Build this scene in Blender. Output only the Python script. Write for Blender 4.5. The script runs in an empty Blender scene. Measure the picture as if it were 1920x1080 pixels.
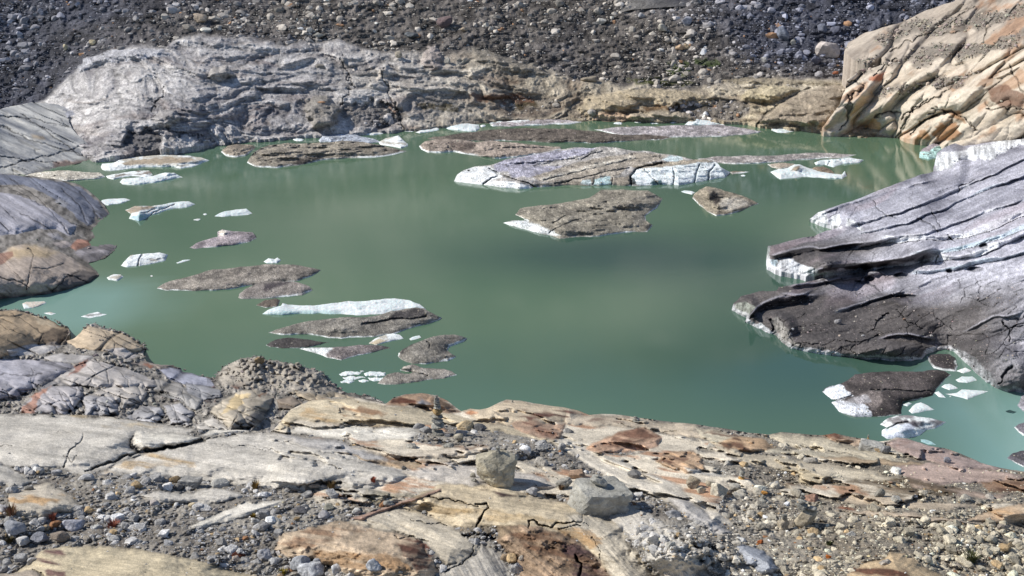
import bpy, math, random
import numpy as np
random.seed(7); rng = np.random.default_rng(11)
PI = math.pi; R = math.radians
S = bpy.context.scene; C = S.collection

# ------------------------------------------------------------------ camera
CAMZ = 45.0; F = 2340.0; PITCH = R(17.0)
cp, sp = math.cos(PITCH), math.sin(PITCH)
cd = bpy.data.cameras.new('camera'); cam = bpy.data.objects.new('camera', cd); C.objects.link(cam)
cam.location = (0, 0, CAMZ); cam.rotation_euler = (PI/2-PITCH, 0, 0)
cd.sensor_width = 36; cd.lens = F/1920*36; cd.clip_start = 0.5; cd.clip_end = 3000
S.camera = cam

def rays(u, v):
    x = (np.asarray(u, float)-960)/F; y = (540-np.asarray(v, float))/F
    return x, cp+y*sp, -sp+y*cp
def at_Y(u, v, Y):
    dx, dy, dz = rays(u, v); k = Y/dy
    return np.stack([dx*k, Y+0*k, CAMZ+dz*k], -1)
def Y_of_z(u, v, z):
    dx, dy, dz = rays(u, v); return (z-CAMZ)/dz*dy

# ------------------------------------------------------------------ noise
def _h(ix, iy, iz, s=0):
    n = (ix.astype(np.int64)*374761393 + iy.astype(np.int64)*668265263 + iz.astype(np.int64)*2147483647 + s*1274126177) & 0xffffffff
    n = ((n ^ (n >> 13))*1274126177) & 0xffffffff
    n = ((n ^ (n >> 16))*2246822519) & 0xffffffff
    return ((n ^ (n >> 15)) & 0xffffff)/float(0xffffff)
def vnoise(x, y, z=None, s=0):
    x = np.asarray(x, float); y = np.asarray(y, float)
    if z is None: z = np.zeros_like(x)+0.37*s
    fx, fy, fz = np.floor(x), np.floor(y), np.floor(z)
    tx, ty, tz = x-fx, y-fy, z-fz
    tx = tx*tx*tx*(tx*(tx*6-15)+10); ty = ty*ty*ty*(ty*(ty*6-15)+10); tz = tz*tz*tz*(tz*(tz*6-15)+10)
    r = 0
    for a in (0, 1):
        wx = tx if a else 1-tx
        for b in (0, 1):
            wy = ty if b else 1-ty
            for c in (0, 1):
                wz = tz if c else 1-tz
                r = r + wx*wy*wz*_h(fx+a, fy+b, fz+c, s)
    return r*2-1
def fbm(x, y, z=None, o=4, s=0, g=.5):
    r = 0; a = 1; t = 0
    for i in range(o):
        f = 2.03**i
        r = r + a*vnoise(x*f+i*17.3, y*f+i*9.1, None if z is None else z*f, s+i); t += a; a *= g
    return r/t*1.5
def ridged(x, y, o=4, s=0, g=.5):
    r = 0; a = 1; t = 0
    for i in range(o):
        f = 2.07**i
        r = r + a*(1-2*np.abs(vnoise(x*f+i*13.3, y*f+i*7.7, None, s+i))); t += a; a *= g
    return r/t
def voro(x, y, s=0, jit=.9):
    fx, fy = np.floor(x), np.floor(y)
    d1 = np.full(x.shape, 9.); d2 = d1.copy(); idn = np.zeros(x.shape)
    for a in (-1, 0, 1):
        for b in (-1, 0, 1):
            cx, cy = fx+a, fy+b; z0 = np.zeros_like(cx)
            px = cx+.5+jit*(_h(cx, cy, z0, s)-.5); py = cy+.5+jit*(_h(cx, cy, z0, s+5)-.5)
            d = np.hypot(px-x, py-y); hid = _h(cx, cy, z0, s+9)
            c = d < d1
            d2 = np.where(c, d1, np.minimum(d2, d)); idn = np.where(c, hid, idn); d1 = np.where(c, d, d1)
    return d1, d2, idn
def sstep(a, b, x):
    t = np.clip((x-a)/(b-a), 0, 1); return t*t*(3-2*t)

# ------------------------------------------------------------------ colour
def A(r, g, b, k=.84):
    def l(c):
        c /= 255.; return c/12.92 if c <= .04045 else ((c+.055)/1.055)**2.4
    return np.array([l(r)*k, l(g)*k, l(b)*k])

# ------------------------------------------------------------------ polygons
def sdf(poly, u, v):
    """signed distance, positive inside; also returns nearest boundary point"""
    p = np.asarray(poly, float); q = np.roll(p, -1, 0)
    best = np.full(u.shape, 1e18); bx = u.copy(); by = v.copy(); ins = np.zeros(u.shape, bool)
    for (x0, y0), (x1, y1) in zip(p, q):
        ex, ey = x1-x0, y1-y0; L = ex*ex+ey*ey+1e-12
        t = np.clip(((u-x0)*ex+(v-y0)*ey)/L, 0, 1)
        nx, ny = x0+t*ex, y0+t*ey; d = (u-nx)**2+(v-ny)**2
        c = d < best; best = np.where(c, d, best); bx = np.where(c, nx, bx); by = np.where(c, ny, by)
        if y0 != y1:
            ins ^= ((y0 > v) != (y1 > v)) & (u < (x1-x0)*(v-y0)/(y1-y0)+x0)
    d = np.sqrt(best)
    return np.where(ins, d, -d), bx, by
def seg_dist(pl, u, v):
    best = np.full(u.shape, 1e9)
    for (x0, y0), (x1, y1) in zip(pl[:-1], pl[1:]):
        ex, ey = x1-x0, y1-y0; L = ex*ex+ey*ey+1e-12
        t = np.clip(((u-x0)*ex+(v-y0)*ey)/L, 0, 1)
        best = np.minimum(best, np.hypot(u-x0-t*ex, v-y0-t*ey))
    return best
def rough_poly(poly, amp=.06, n=2, cap=4., seed=0):
    rr = random.Random(seed); p = [tuple(map(float, a)) for a in poly]
    # one corner-cutting pass to round, then midpoint displacement
    for k in range(n):
        q = []
        for i in range(len(p)):
            a, b = p[i], p[(i+1) % len(p)]
            L = math.hypot(b[0]-a[0], b[1]-a[1]); q.append(a)
            if L > 3.5:
                m = rr.uniform(-1, 1)*min(cap, amp*L)
                q.append(((a[0]+b[0])/2-(b[1]-a[1])/L*m, (a[1]+b[1])/2+(b[0]-a[0])/L*m*.6))
        p = q
    return p

# ------------------------------------------------------------------ objects
def tag(o, label=None, cat=None, group=None, kind=None):
    if label: o['label'] = label
    if cat: o['category'] = cat
    if group: o['group'] = group
    if kind: o['kind'] = kind
    return o
def mesh_obj(name, verts, faces, mat, col=None, smooth=True, parent=None, attrs=None):
    verts = np.ascontiguousarray(verts, np.float32); me = bpy.data.meshes.new(name)
    n = len(verts); me.vertices.add(n); me.vertices.foreach_set('co', verts.ravel())
    faces = np.asarray(faces, np.int32); k = faces.shape[1]; m = len(faces)
    me.loops.add(m*k); me.loops.foreach_set('vertex_index', faces.ravel())
    me.polygons.add(m); me.polygons.foreach_set('loop_start', np.arange(0, m*k, k, dtype=np.int32))
    me.polygons.foreach_set('loop_total', np.full(m, k, np.int32))
    me.polygons.foreach_set('use_smooth', np.full(m, smooth, bool))
    me.update(calc_edges=True); me.validate()
    if col is not None:
        a = me.color_attributes.new('Col', 'FLOAT_COLOR', 'POINT')
        c = np.ones((n, 4), np.float32); c[:, :3] = np.clip(col, 0, 1); a.data.foreach_set('color', c.ravel())
    for kx, va in (attrs or {}).items():
        a = me.attributes.new(kx, 'FLOAT', 'POINT'); a.data.foreach_set('value', np.ascontiguousarray(va, np.float32))
    me.materials.append(mat)
    o = bpy.data.objects.new(name, me); C.objects.link(o)
    if parent: o.parent = parent
    return o

# ------------------------------------------------------------------ materials
def new_mat(name):
    m = bpy.data.materials.new(name); m.use_nodes = True; nt = m.node_tree
    return m, nt, nt.nodes, nt.links, nt.nodes['Principled BSDF']
def surf_mat(name, scales, bumps, contrast=.35, rough=.9, stretch=(1, 1, 1), rot=0, spec=.25, fine_dark=0.0, coord='Object'):
    """Col attribute x multi-scale noise; bump from the same scales (metres)"""
    m, nt, N, L, P = new_mat(name)
    tc = N.new('ShaderNodeTexCoord'); mp = N.new('ShaderNodeMapping')
    mp.vector_type = 'TEXTURE'; mp.inputs['Scale'].default_value = tuple(1/q for q in stretch); mp.inputs['Rotation'].default_value = (0, 0, rot)
    L.new(tc.outputs[coord], mp.inputs[0])
    at = N.new('ShaderNodeAttribute'); at.attribute_name = 'Col'
    prev = at.outputs['Color']; bn = None
    for i, (sc, (bs, bd)) in enumerate(zip(scales, bumps)):
        nz = N.new('ShaderNodeTexNoise'); nz.inputs['Scale'].default_value = sc
        nz.inputs['Detail'].default_value = 5; nz.inputs['Roughness'].default_value = .68
        nz.inputs['Distortion'].default_value = .3
        L.new(mp.outputs[0], nz.inputs['Vector'])
        mr = N.new('ShaderNodeMapRange'); mr.inputs['From Min'].default_value = .3; mr.inputs['From Max'].default_value = .7
        mr.inputs['To Min'].default_value = 1-contrast; mr.inputs['To Max'].default_value = 1+contrast
        L.new(nz.outputs['Fac'], mr.inputs['Value'])
        mx = N.new('ShaderNodeMixRGB'); mx.blend_type = 'MULTIPLY'; mx.inputs[0].default_value = 1
        L.new(prev, mx.inputs[1]); L.new(mr.outputs[0], mx.inputs[2]); prev = mx.outputs[0]
        b = N.new('ShaderNodeBump'); b.inputs['Strength'].default_value = bs; b.inputs['Distance'].default_value = bd
        L.new(nz.outputs['Fac'], b.inputs['Height'])
        if bn: L.new(bn.outputs[0], b.inputs['Normal'])
        bn = b
    L.new(prev, P.inputs['Base Color']); L.new(bn.outputs[0], P.inputs['Normal'])
    P.inputs['Roughness'].default_value = rough; P.inputs['Specular IOR Level'].default_value = spec
    return m
M_far = surf_mat('far_rock', (.35, 1.6, 5), ((.6, 1.2), (.7, .45), (.6, .12)), .30)
M_shore = surf_mat('shore_rock', (.5, 2.5, 9), ((.5, .35), (.5, .12), (.5, .05)), .17, stretch=(.5, 1.3, 1.3), rot=-.5)
M_tan = surf_mat('tan_rock', (.3, 1.6, 6), ((.5, .4), (.5, .14), (.5, .06)), .15, stretch=(.5, .8, 1.4), rot=.3)  # tan rock of the right-hand slope
M_fg = surf_mat('ground_rock', (1.3, 8, 45), ((.45, .10), (.7, .03), (.8, .009)), .21, stretch=(.75, 1.15, 1.2), rot=-.2)
M_ice = surf_mat('glacier_ice', (.5, 2.4, 9), ((.4, .3), (.45, .10), (.6, .04)), .15, rough=.7, stretch=(.35, 1.5, 1), rot=.52)
M_stone = surf_mat('stone', (4, 16, 60), ((.6, .10), (.8, .03), (.8, .010)), .22)
M_scree = surf_mat('scree_rock', (1.2, 6), ((.5, .2), (.5, .05)), .22)
M_berg = surf_mat('dirty_ice', (.9, 4.5, 13), ((.5, .25), (.7, .10), (.7, .04)), .24, rough=.65)
def white_ice():
    m = surf_mat('clean_ice', (1.2, 6), ((.6, .3), (.6, .06)), .08, rough=.5, spec=.4)
    P = m.node_tree.nodes['Principled BSDF']
    P.inputs['Subsurface Weight'].default_value = .15; P.inputs['Subsurface Radius'].default_value = (.2, .5, .6)
    P.inputs['Subsurface Scale'].default_value = .5
    return m
M_white = white_ice()
def grass_mat():
    m, nt, N, L, P = new_mat('dry_grass')
    at = N.new('ShaderNodeAttribute'); at.attribute_name = 'Col'; L.new(at.outputs['Color'], P.inputs['Base Color'])
    P.inputs['Roughness'].default_value = .8
    return m
M_grass = grass_mat()
def water_mat():
    m, nt, N, L, P = new_mat('glacial_water')
    tc = N.new('ShaderNodeTexCoord')
    at = N.new('ShaderNodeAttribute'); at.attribute_name = 'silt'
    nz = N.new('ShaderNodeTexNoise'); nz.inputs['Scale'].default_value = .018; nz.inputs['Detail'].default_value = 4
    L.new(tc.outputs['Object'], nz.inputs['Vector'])
    r = N.new('ShaderNodeValToRGB'); r.color_ramp.elements[0].position = .3; r.color_ramp.elements[1].position = .7
    r.color_ramp.elements[0].color = (.090, .160, .104, 1); r.color_ramp.elements[1].color = (.118, .196, .124, 1)
    L.new(nz.outputs['Fac'], r.inputs[0])
    mx = N.new('ShaderNodeMixRGB'); mx.inputs[2].default_value = (.26, .44, .42, 1)
    L.new(at.outputs['Fac'], mx.inputs[0]); L.new(r.outputs[0], mx.inputs[1]); L.new(mx.outputs[0], P.inputs['Base Color'])
    P.inputs['IOR'].default_value = 1.33; P.inputs['Roughness'].default_value = .045
    mp = N.new('ShaderNodeMapping'); mp.inputs['Scale'].default_value = (.6, 1.4, 1)
    L.new(tc.outputs['Object'], mp.inputs[0])
    w = N.new('ShaderNodeTexNoise'); w.inputs['Scale'].default_value = 2.2; w.inputs['Detail'].default_value = 6; w.inputs['Roughness'].default_value = .65
    L.new(mp.outputs[0], w.inputs['Vector'])
    dp = N.new('ShaderNodeAttribute'); dp.attribute_name = 'dark_refl'; mxd = N.new('ShaderNodeMixRGB'); mxd.inputs[2].default_value = (.034, .082, .070, 1)  # mixes the painted dark reflection into the water colour
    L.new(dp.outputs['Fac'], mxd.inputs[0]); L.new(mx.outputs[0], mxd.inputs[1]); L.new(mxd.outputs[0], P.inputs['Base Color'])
    w2 = N.new('ShaderNodeTexNoise'); w2.inputs['Scale'].default_value = .03; w2.inputs['Detail'].default_value = 2
    L.new(tc.outputs['Object'], w2.inputs['Vector'])
    mr = N.new('ShaderNodeMapRange'); mr.inputs['From Min'].default_value = .4; mr.inputs['From Max'].default_value = .65
    mr.inputs['To Min'].default_value = .03; mr.inputs['To Max'].default_value = .20
    L.new(w2.outputs['Fac'], mr.inputs['Value'])
    b = N.new('ShaderNodeBump'); b.inputs['Distance'].default_value = .06
    L.new(mr.outputs[0], b.inputs['Strength'])
    L.new(w.outputs['Fac'], b.inputs['Height']); L.new(b.outputs[0], P.inputs['Normal'])
    return m
M_water = water_mat()

# ------------------------------------------------------------------ world + sun
SUN_AZ, SUN_EL = -84., 41.        # azimuth from +Y towards +X
w = bpy.data.worlds.new('World'); S.world = w; w.use_nodes = True
sky = w.node_tree.nodes.new('ShaderNodeTexSky'); sky.sky_type = 'NISHITA'; sky.sun_disc = False
sky.sun_elevation = R(SUN_EL); sky.sun_rotation = R(SUN_AZ); sky.altitude = 2200; sky.dust_density = 1.5
w.node_tree.links.new(sky.outputs[0], w.node_tree.nodes['Background'].inputs[0])
w.node_tree.nodes['Background'].inputs[1].default_value = .118
sl = bpy.data.lights.new('sun', 'SUN'); sl.energy = 5.0; sl.angle = R(.53); sl.color = (1, .95, .86)
so = bpy.data.objects.new('sun', sl); C.objects.link(so)
from mathutils import Vector
sd = Vector((math.sin(R(SUN_AZ))*math.cos(R(SUN_EL)), math.cos(R(SUN_AZ))*math.cos(R(SUN_EL)), math.sin(R(SUN_EL))))
so.rotation_euler = sd.to_track_quat('Z', 'Y').to_euler()
S.view_settings.view_transform = 'Standard'; S.view_settings.look = 'None'; S.view_settings.exposure = 0
S.render.engine = 'CYCLES'; S.render.resolution_x = 1024; S.render.resolution_y = 576

# ------------------------------------------------------------------ surface sheets
CK, CO = .45, .75        # joint depth and darkness
class Sheet:
    """a terrain surface: base distance from control points, relief in metres, colour"""
    def __init__(s, poly, ctrl, step, su=1., margin_snap=True, poly_amp=.05, seed=0):
        s.poly = rough_poly(poly, poly_amp, 3, 5, seed)
        p = np.array(s.poly); u0, v0 = p.min(0)-step; u1, v1 = p.max(0)+step
        us = np.arange(u0, u1+step*su, step*su); vs = np.arange(v0, v1+step, step)
        UU, VV = np.meshgrid(us, vs); nv, nu = UU.shape
        u = UU.ravel(); v = VV.ravel()
        d, bx, by = sdf(s.poly, u, v)
        ins = (d > 0).reshape(nv, nu)
        cell = ins[:-1, :-1] | ins[1:, :-1] | ins[:-1, 1:] | ins[1:, 1:]
        ii, jj = np.nonzero(cell); a = ii*nu+jj
        quads = np.stack([a, a+nu, a+nu+1, a+1], 1)
        used = np.zeros(nv*nu, bool); used[quads.ravel()] = True
        idx = np.cumsum(used)-1
        s.faces = idx[quads]
        out = d <= 0
        u = np.where(out, bx, u); v = np.where(out, by, v); d = np.maximum(d, 0)
        s.u, s.v, s.d = u[used], v[used], d[used]
        s.n = len(s.u); s.step = step
        # thin plate on inverse distance
        c = np.array(ctrl, float); s.invY = tps(c[:, :2], 1/c[:, 2], s.u, s.v)
        s.Y0 = 1/s.invY; s.P0 = at_Y(s.u, s.v, s.Y0)
        s.H = np.zeros(s.n); s.col = np.zeros((s.n, 3)); s.gravel = np.ones(s.n)
    def sub(s, poly, pad=0):
        p = np.array(poly); a, b = p.min(0)-pad, p.max(0)+pad
        return np.nonzero((s.u > a[0]) & (s.u < b[0]) & (s.v > a[1]) & (s.v < b[1]))[0]
    def paint(s, poly, col, soft=2, warp=3, wf=.05, op=1., h=0, w=12, gravel=None, seed=0, streak=None):
        pad = warp+abs(soft)+2; i = s.sub(poly, pad)
        if not len(i): return
        u = s.u[i]+warp*fbm(s.u[i]*wf, s.v[i]*wf*1.6, None, 3, seed); v = s.v[i]+warp*.6*fbm(s.u[i]*wf, s.v[i]*wf*1.6, None, 3, seed+50)
        d, _, _ = sdf(poly, u, v)
        m = sstep(-soft*.5, soft*.5, d)*op
        if col is not None: s.col[i] = s.col[i]*(1-m[:, None])+np.asarray(col)*m[:, None]
        if h: s.H[i] += h*(1-np.exp(-np.maximum(d, 0)/w))
        if gravel is not None: s.gravel[i] = s.gravel[i]*(1-m)+gravel*m
        return i, d, m
    def crack(s, pl, width=1.6, depth=.12, col=(.02, .018, .016), op=.85, warp=3, seed=0):
        i = s.sub(pl, width*3+warp+3)
        if not len(i): return
        u = s.u[i]+warp*fbm(s.u[i]*.08, s.v[i]*.08, None, 3, seed); v = s.v[i]+warp*fbm(s.u[i]*.08, s.v[i]*.08, None, 3, seed+30)
        wv = width*(.6+.7*np.abs(vnoise(s.u[i]*.04, s.v[i]*.04, None, seed+3)))
        d = seg_dist(pl, u, v); m = 1-sstep(wv*.3, wv*1.1, d)
        s.H[i] -= CK*depth*m; m = (m*op*CO)[:, None]; s.col[i] = s.col[i]*(1-m)+np.array(col)*m
    def finish(s, name, mat, zbot=-1., push=.6, zclampfront=True):
        s.Y = s.Y0-s.H; s.P = at_Y(s.u, s.v, s.Y)
        wt = sstep(.5, .12, s.P[:, 2]+.25*fbm(s.P[:, 0]*.6, s.P[:, 1]*.6)); s.col = s.col*(1-.5*wt)[:, None]
        V, Fc, Cc = add_skirt(s.P, s.faces, s.col, zbot, push)
        o = mesh_obj(name, V, Fc, mat, Cc); o['kind'] = 'structure'; s.obj = o
        s.build_lookup(); return o
    def build_lookup(s):
        s.lu = 4.; s.tab = {}
        k = np.round(s.u/s.lu).astype(int)*100000+np.round(s.v/s.lu).astype(int)
        o = np.argsort(k, kind='stable'); ks, st = np.unique(k[o], return_index=True)
        s.tab = dict(zip(ks.tolist(), o[st].tolist()))
    def at(s, idx, u, v): return at_Y(u, v, s.Y[idx])
    def near(s, u, v):
        k = int(round(u/s.lu))*100000+int(round(v/s.lu))
        for dk in (0, 1, -1, 100000, -100000, 2, -2):
            if k+dk in s.tab: return s.tab[k+dk]
        return None
def tps(pts, val, u, v):
    sc = 300.; P = pts/sc; n = len(P)
    def phi(r2): return .5*r2*np.log(r2+1e-12)
    D = ((P[:, None]-P[None])**2).sum(-1); K = phi(D)+np.eye(n)*1e-4
    Q = np.c_[np.ones(n), P]; M = np.block([[K, Q], [Q.T, np.zeros((3, 3))]])
    mu = val.mean(); sdv = val.std()+1e-12
    w_ = np.linalg.solve(M, np.r_[(val-mu)/sdv, 0, 0, 0])
    r = w_[n]+w_[n+1]*u/sc+w_[n+2]*v/sc
    for k in range(n): r = r + w_[k]*phi((u/sc-P[k, 0])**2+(v/sc-P[k, 1])**2)
    return r*sdv+mu
def add_skirt(P, faces, col, zbot, push):
    e = np.concatenate([faces[:, [0, 1]], faces[:, [1, 2]], faces[:, [2, 3]], faces[:, [3, 0]]])
    es = np.sort(e, 1); key = es[:, 0].astype(np.int64)*len(P)+es[:, 1]
    uq, inv, cnt = np.unique(key, return_inverse=True, return_counts=True)
    b = e[cnt[inv] == 1]; vs = np.unique(b); mp = np.full(len(P), -1); mp[vs] = np.arange(len(vs))+len(P)
    Q = P[vs].copy(); drop = np.maximum(Q[:, 2]-zbot, .02); r = np.hypot(Q[:, 0], Q[:, 1])
    Q[:, 0] += Q[:, 0]/r*drop*push; Q[:, 1] += Q[:, 1]/r*drop*push; Q[:, 2] -= drop
    nf = np.stack([b[:, 1], b[:, 0], mp[b[:, 0]], mp[b[:, 1]]], 1)
    return np.r_[P, Q], np.r_[faces, nf], np.r_[col, col[vs]]

# ------------------------------------------------------------------ stones
def ico(sub):
    import bmesh
    bm = bmesh.new(); bmesh.ops.create_icosphere(bm, subdivisions=sub, radius=1)
    v = np.array([x.co[:] for x in bm.verts]); f = np.array([[q.index for q in x.verts] for x in bm.faces]); bm.free()
    return v/np.linalg.norm(v, axis=1)[:, None], f
ICO = {k: ico(k) for k in (1, 2, 3, 4)}
def rock_shape(sub, seed, planes=11, soft=18., rough=.04, box=0.):
    v, f = ICO[sub]; r = np.random.default_rng(seed)
    n = r.normal(size=(planes, 3)); n /= np.linalg.norm(n, axis=1)[:, None]
    if box:   # blocky: axis-ish planes first
        ax = np.array([[1, 0, 0], [-1, 0, 0], [0, 1, 0], [0, -1, 0], [0, 0, 1], [0, 0, -1]], float)+r.normal(size=(6, 3))*.14
        n = np.r_[ax/np.linalg.norm(ax, axis=1)[:, None], n]
    d = r.uniform(.62, 1., size=len(n))
    if box: d[:6] = .68; d[6:] = r.uniform(.85, 1.1, len(d)-6)
    c = np.maximum(v@n.T, 1e-3)/d                      # 1/radius per plane
    inv = (np.sum(c**soft, 1))**(1/soft)
    rad = 1/np.maximum(inv, .75)
    if rough: rad = rad*(1+rough*fbm(v[:, 0]*3+seed, v[:, 1]*3, v[:, 2]*3, 3, seed % 97))
    return v*rad[:, None], f
def scatter_mesh(name, mat, pos, size, flat, cols, subs, label, cat, nvar=14, group=None):
    """many stones in ONE mesh"""
    Vs, Fs, Cs = [], [], []; off = 0
    for sub in sorted(set(subs.tolist())):
        for k in range(nvar):
            base, f = rock_shape(sub, 100*sub+k, 9, 30., .03, box=k % 3 == 0)
            sel = np.nonzero((subs == sub) & (np.arange(len(pos)) % nvar == k))[0]
            if not len(sel): continue
            m = len(sel); q = rng.normal(size=(m, 4)); q /= np.linalg.norm(q, axis=1)[:, None]
            # mostly rotate about z with a tilt
            az = rng.uniform(0, 2*PI, m); tl = rng.normal(0, .35, m)
            B = base[None]*np.stack([size[sel]*rng.uniform(.8, 1.35, m), size[sel]*rng.uniform(.7, 1.1, m), size[sel]*flat[sel]], 1)[:, None]
            y = B[..., 1]*np.cos(tl)[:, None]-B[..., 2]*np.sin(tl)[:, None]; z = B[..., 1]*np.sin(tl)[:, None]+B[..., 2]*np.cos(tl)[:, None]
            x = B[..., 0]; ca, sa = np.cos(az)[:, None], np.sin(az)[:, None]
            W = np.stack([x*ca-y*sa, x*sa+y*ca, z], -1)+pos[sel][:, None]
            Vs.append(W.reshape(-1, 3)); nv = len(base)
            Fs.append((f[None]+(np.arange(m)*nv)[:, None, None]).reshape(-1, 3)+off); off += m*nv
            Cs.append(np.repeat(cols[sel], nv, 0))
    o = mesh_obj(name, np.concatenate(Vs), np.concatenate(Fs), mat, np.concatenate(Cs), smooth=False)
    return tag(o, label, cat, group, 'stuff')
_var = {}
def stone(name, P, wx, hz, col, mat, label=None, cat='boulder', group=None, dy=None, kind='round', seed=None, rot=None, sink=.3, parent=None, sub=3, tilt=0.):
    """one separate stone resting on point P; wx width, hz height in metres"""
    seed = random.randrange(10**6) if seed is None else seed
    sub = max(2, sub)
    v, f = rock_shape(sub, seed, {'ball': 17, 'block': 7}.get(kind, 12), {'ball': 20., 'round': 13., 'block': 34., 'ang': 24.}[kind], (.10 if kind in ('round', 'ball') else .07) if sub > 2 else .02, box=kind == 'block')
    e = v.max(0)-v.min(0); v = (v-(v.max(0)+v.min(0))/2)/e
    dy = wx*.85 if dy is None else dy
    v = v*np.array([wx, dy, hz])
    rot = random.uniform(-.5, .5) if rot is None else rot
    c_, s_ = math.cos(rot), math.sin(rot); t_, u_ = math.cos(tilt), math.sin(tilt)
    x, z = v[:, 0]*t_-v[:, 2]*u_, v[:, 0]*u_+v[:, 2]*t_
    v = np.stack([x*c_-v[:, 1]*s_, x*s_+v[:, 1]*c_, z+hz*(.5-sink)], 1)
    n3 = fbm(v[:, 0]*3/wx, v[:, 1]*3/wx, v[:, 2]*3/wx, 4, seed % 89)
    n4 = fbm(v[:, 0]*11/wx, v[:, 1]*11/wx, v[:, 2]*11/wx, 3, seed % 83); cc = np.asarray(col)[None]*np.clip(1+.3*n3[:, None]+.25*n4[:, None], .4, 1.6)
    o = mesh_obj(name, v, f, mat, cc, smooth=(kind == 'round'), parent=parent)
    o.location = P
    if label: tag(o, label, cat, group)
    return o

def ctl(L):
    """(u, v, z) height in metres or (u, v, None, Y) distance in metres"""
    out = []
    for c in L:
        out.append((c[0], c[1], c[3] if c[2] is None else float(Y_of_z(c[0], c[1], c[2]))))
    return out
def jit_col(base, n, k=.18):
    b = np.asarray(base)[None]*(1+k*rng.normal(size=(n, 1))); return np.clip(b*(1+.05*rng.normal(size=(n, 3))), .01, .9)

# ================================================================== WATER
xs = np.linspace(-420, 420, 141); ys = np.linspace(42, 330, 97)
X, Y = np.meshgrid(xs, ys); Vw = np.stack([X.ravel(), Y.ravel(), 0*X.ravel()], -1)
a = (np.arange(96)[:, None]*141+np.arange(140)[None]).ravel()
silt = sstep(28, 46, Vw[:, 0]+.30*(100-Vw[:, 1])+4*fbm(Vw[:, 0]*.08, Vw[:, 1]*.08))*sstep(132, 100, Vw[:, 1])*.95
silt = np.maximum(silt, .55*sstep(13, 5, np.hypot((Vw[:, 0]+52), (Vw[:, 1]-139)*.8)))
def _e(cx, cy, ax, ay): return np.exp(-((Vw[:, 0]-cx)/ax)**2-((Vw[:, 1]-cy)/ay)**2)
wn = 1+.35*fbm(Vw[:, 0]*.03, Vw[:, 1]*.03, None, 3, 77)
dark_refl = np.clip(1.05*(.95*_e(17, 163, 24, 13)+.55*_e(32, 132, 16, 30)+.35*_e(10, 120, 30, 14)+.3*_e(38, 205, 20, 12))*wn, 0, 1)  # reflection of the dark slope, painted into the water as a band
water = mesh_obj('water', Vw, np.stack([a, a+1, a+142, a+141], 1), M_water, None, attrs={'silt': silt, 'dark_refl': dark_refl})
tag(water, 'milky green glacial lake water', None, None, 'structure')

# ================================================================== FAR BANK AND SCREE SLOPE
far_poly = [(-260, 222), (-100, 220), (60, 224), (110, 232), (120, 250), (150, 285), (175, 303), (210, 293), (270, 284), (330, 278), (400, 272), (480, 262), (560, 255),
            (640, 251), (700, 246), (800, 240), (880, 233), (1000, 231), (1100, 228), (1200, 227), (1300, 226), (1370, 228), (1420, 234),
            (1440, 239), (1500, 241), (1560, 250), (1640, 262), (1760, 262), (2180, 240), (2180, -70), (-260, -70)]
far = Sheet(far_poly, ctl([(190, 300, 0), (0, 224, None, 264), (400, 272, 0), (640, 251, 0), (880, 233, 0), (1200, 227, 0), (1440, 238, 0), (1560, 250, 0), (1900, 262, 0),
    (-260, 222, None, 262), (-260, -70, None, 325), (2180, -70, None, 322), (2180, 240, None, 262), (-200, 100, None, 285), (100, 215, None, 262), (350, 200, 6.5), (350, 90, None, 278), (640, 200, 4.5), (640, 90, None, 288),
    (960, 180, 4), (960, 130, None, 289), (960, 0, None, 318), (300, 0, None, 300), (-200, 0, None, 308), (1300, 170, None, 283),
    (1300, 0, None, 316), (1600, 130, None, 290), (1600, 0, None, 312), (2100, 0, None, 300), (2100, 200, None, 270),
    (0, 0, None, 306), (960, -60, None, 334), (0, -60, None, 318), (1900, -60, None, 322)]), 1.5, 1.0, seed=3)
SB = np.array([(-300, 250), (0, 238), (60, 208), (110, 165), (170, 112), (220, 92), (310, 86), (345, 70), (430, 66), (530, 82), (640, 76), (700, 96), (790, 100),
               (830, 102), (870, 90), (950, 116), (1030, 137), (1090, 150), (1180, 160), (1280, 168), (1400, 150), (1500, 148), (1580, 152), (2200, 150)], float)
def scree_mask(u, v):
    b = np.interp(u, SB[:, 0], SB[:, 1])+9*fbm(u*.03, v*.03, None, 4, 4)
    m = np.maximum(sstep(6, -6, v-b), .22*sstep(34, 0, v-b)*sstep(-.2, .3, fbm(u*.05, v*.07, None, 3, 6)))
    for (cx, cy, rx, ry, k) in ((700, 215, 55, 26, .8), (270, 268, 40, 26, .8), (820, 195, 60, 30, .35), (990, 200, 60, 24, .4), (1330, 205, 70, 22, .8), (600, 190, 40, 30, .3), (650, 140, 60, 30, .3), (1100, 205, 30, 22, .4)):
        q = ((u-cx)/rx)**2+((v-cy)/ry)**2+.5*fbm(u*.05, v*.05, None, 3, 8)
        m = np.maximum(m, k*sstep(1.2, .7, q))
    return m
u, v = far.u, far.v
px_, pz_ = far.P0[:, 0], far.P0[:, 2]
sm = scree_mask(u, v)
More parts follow.
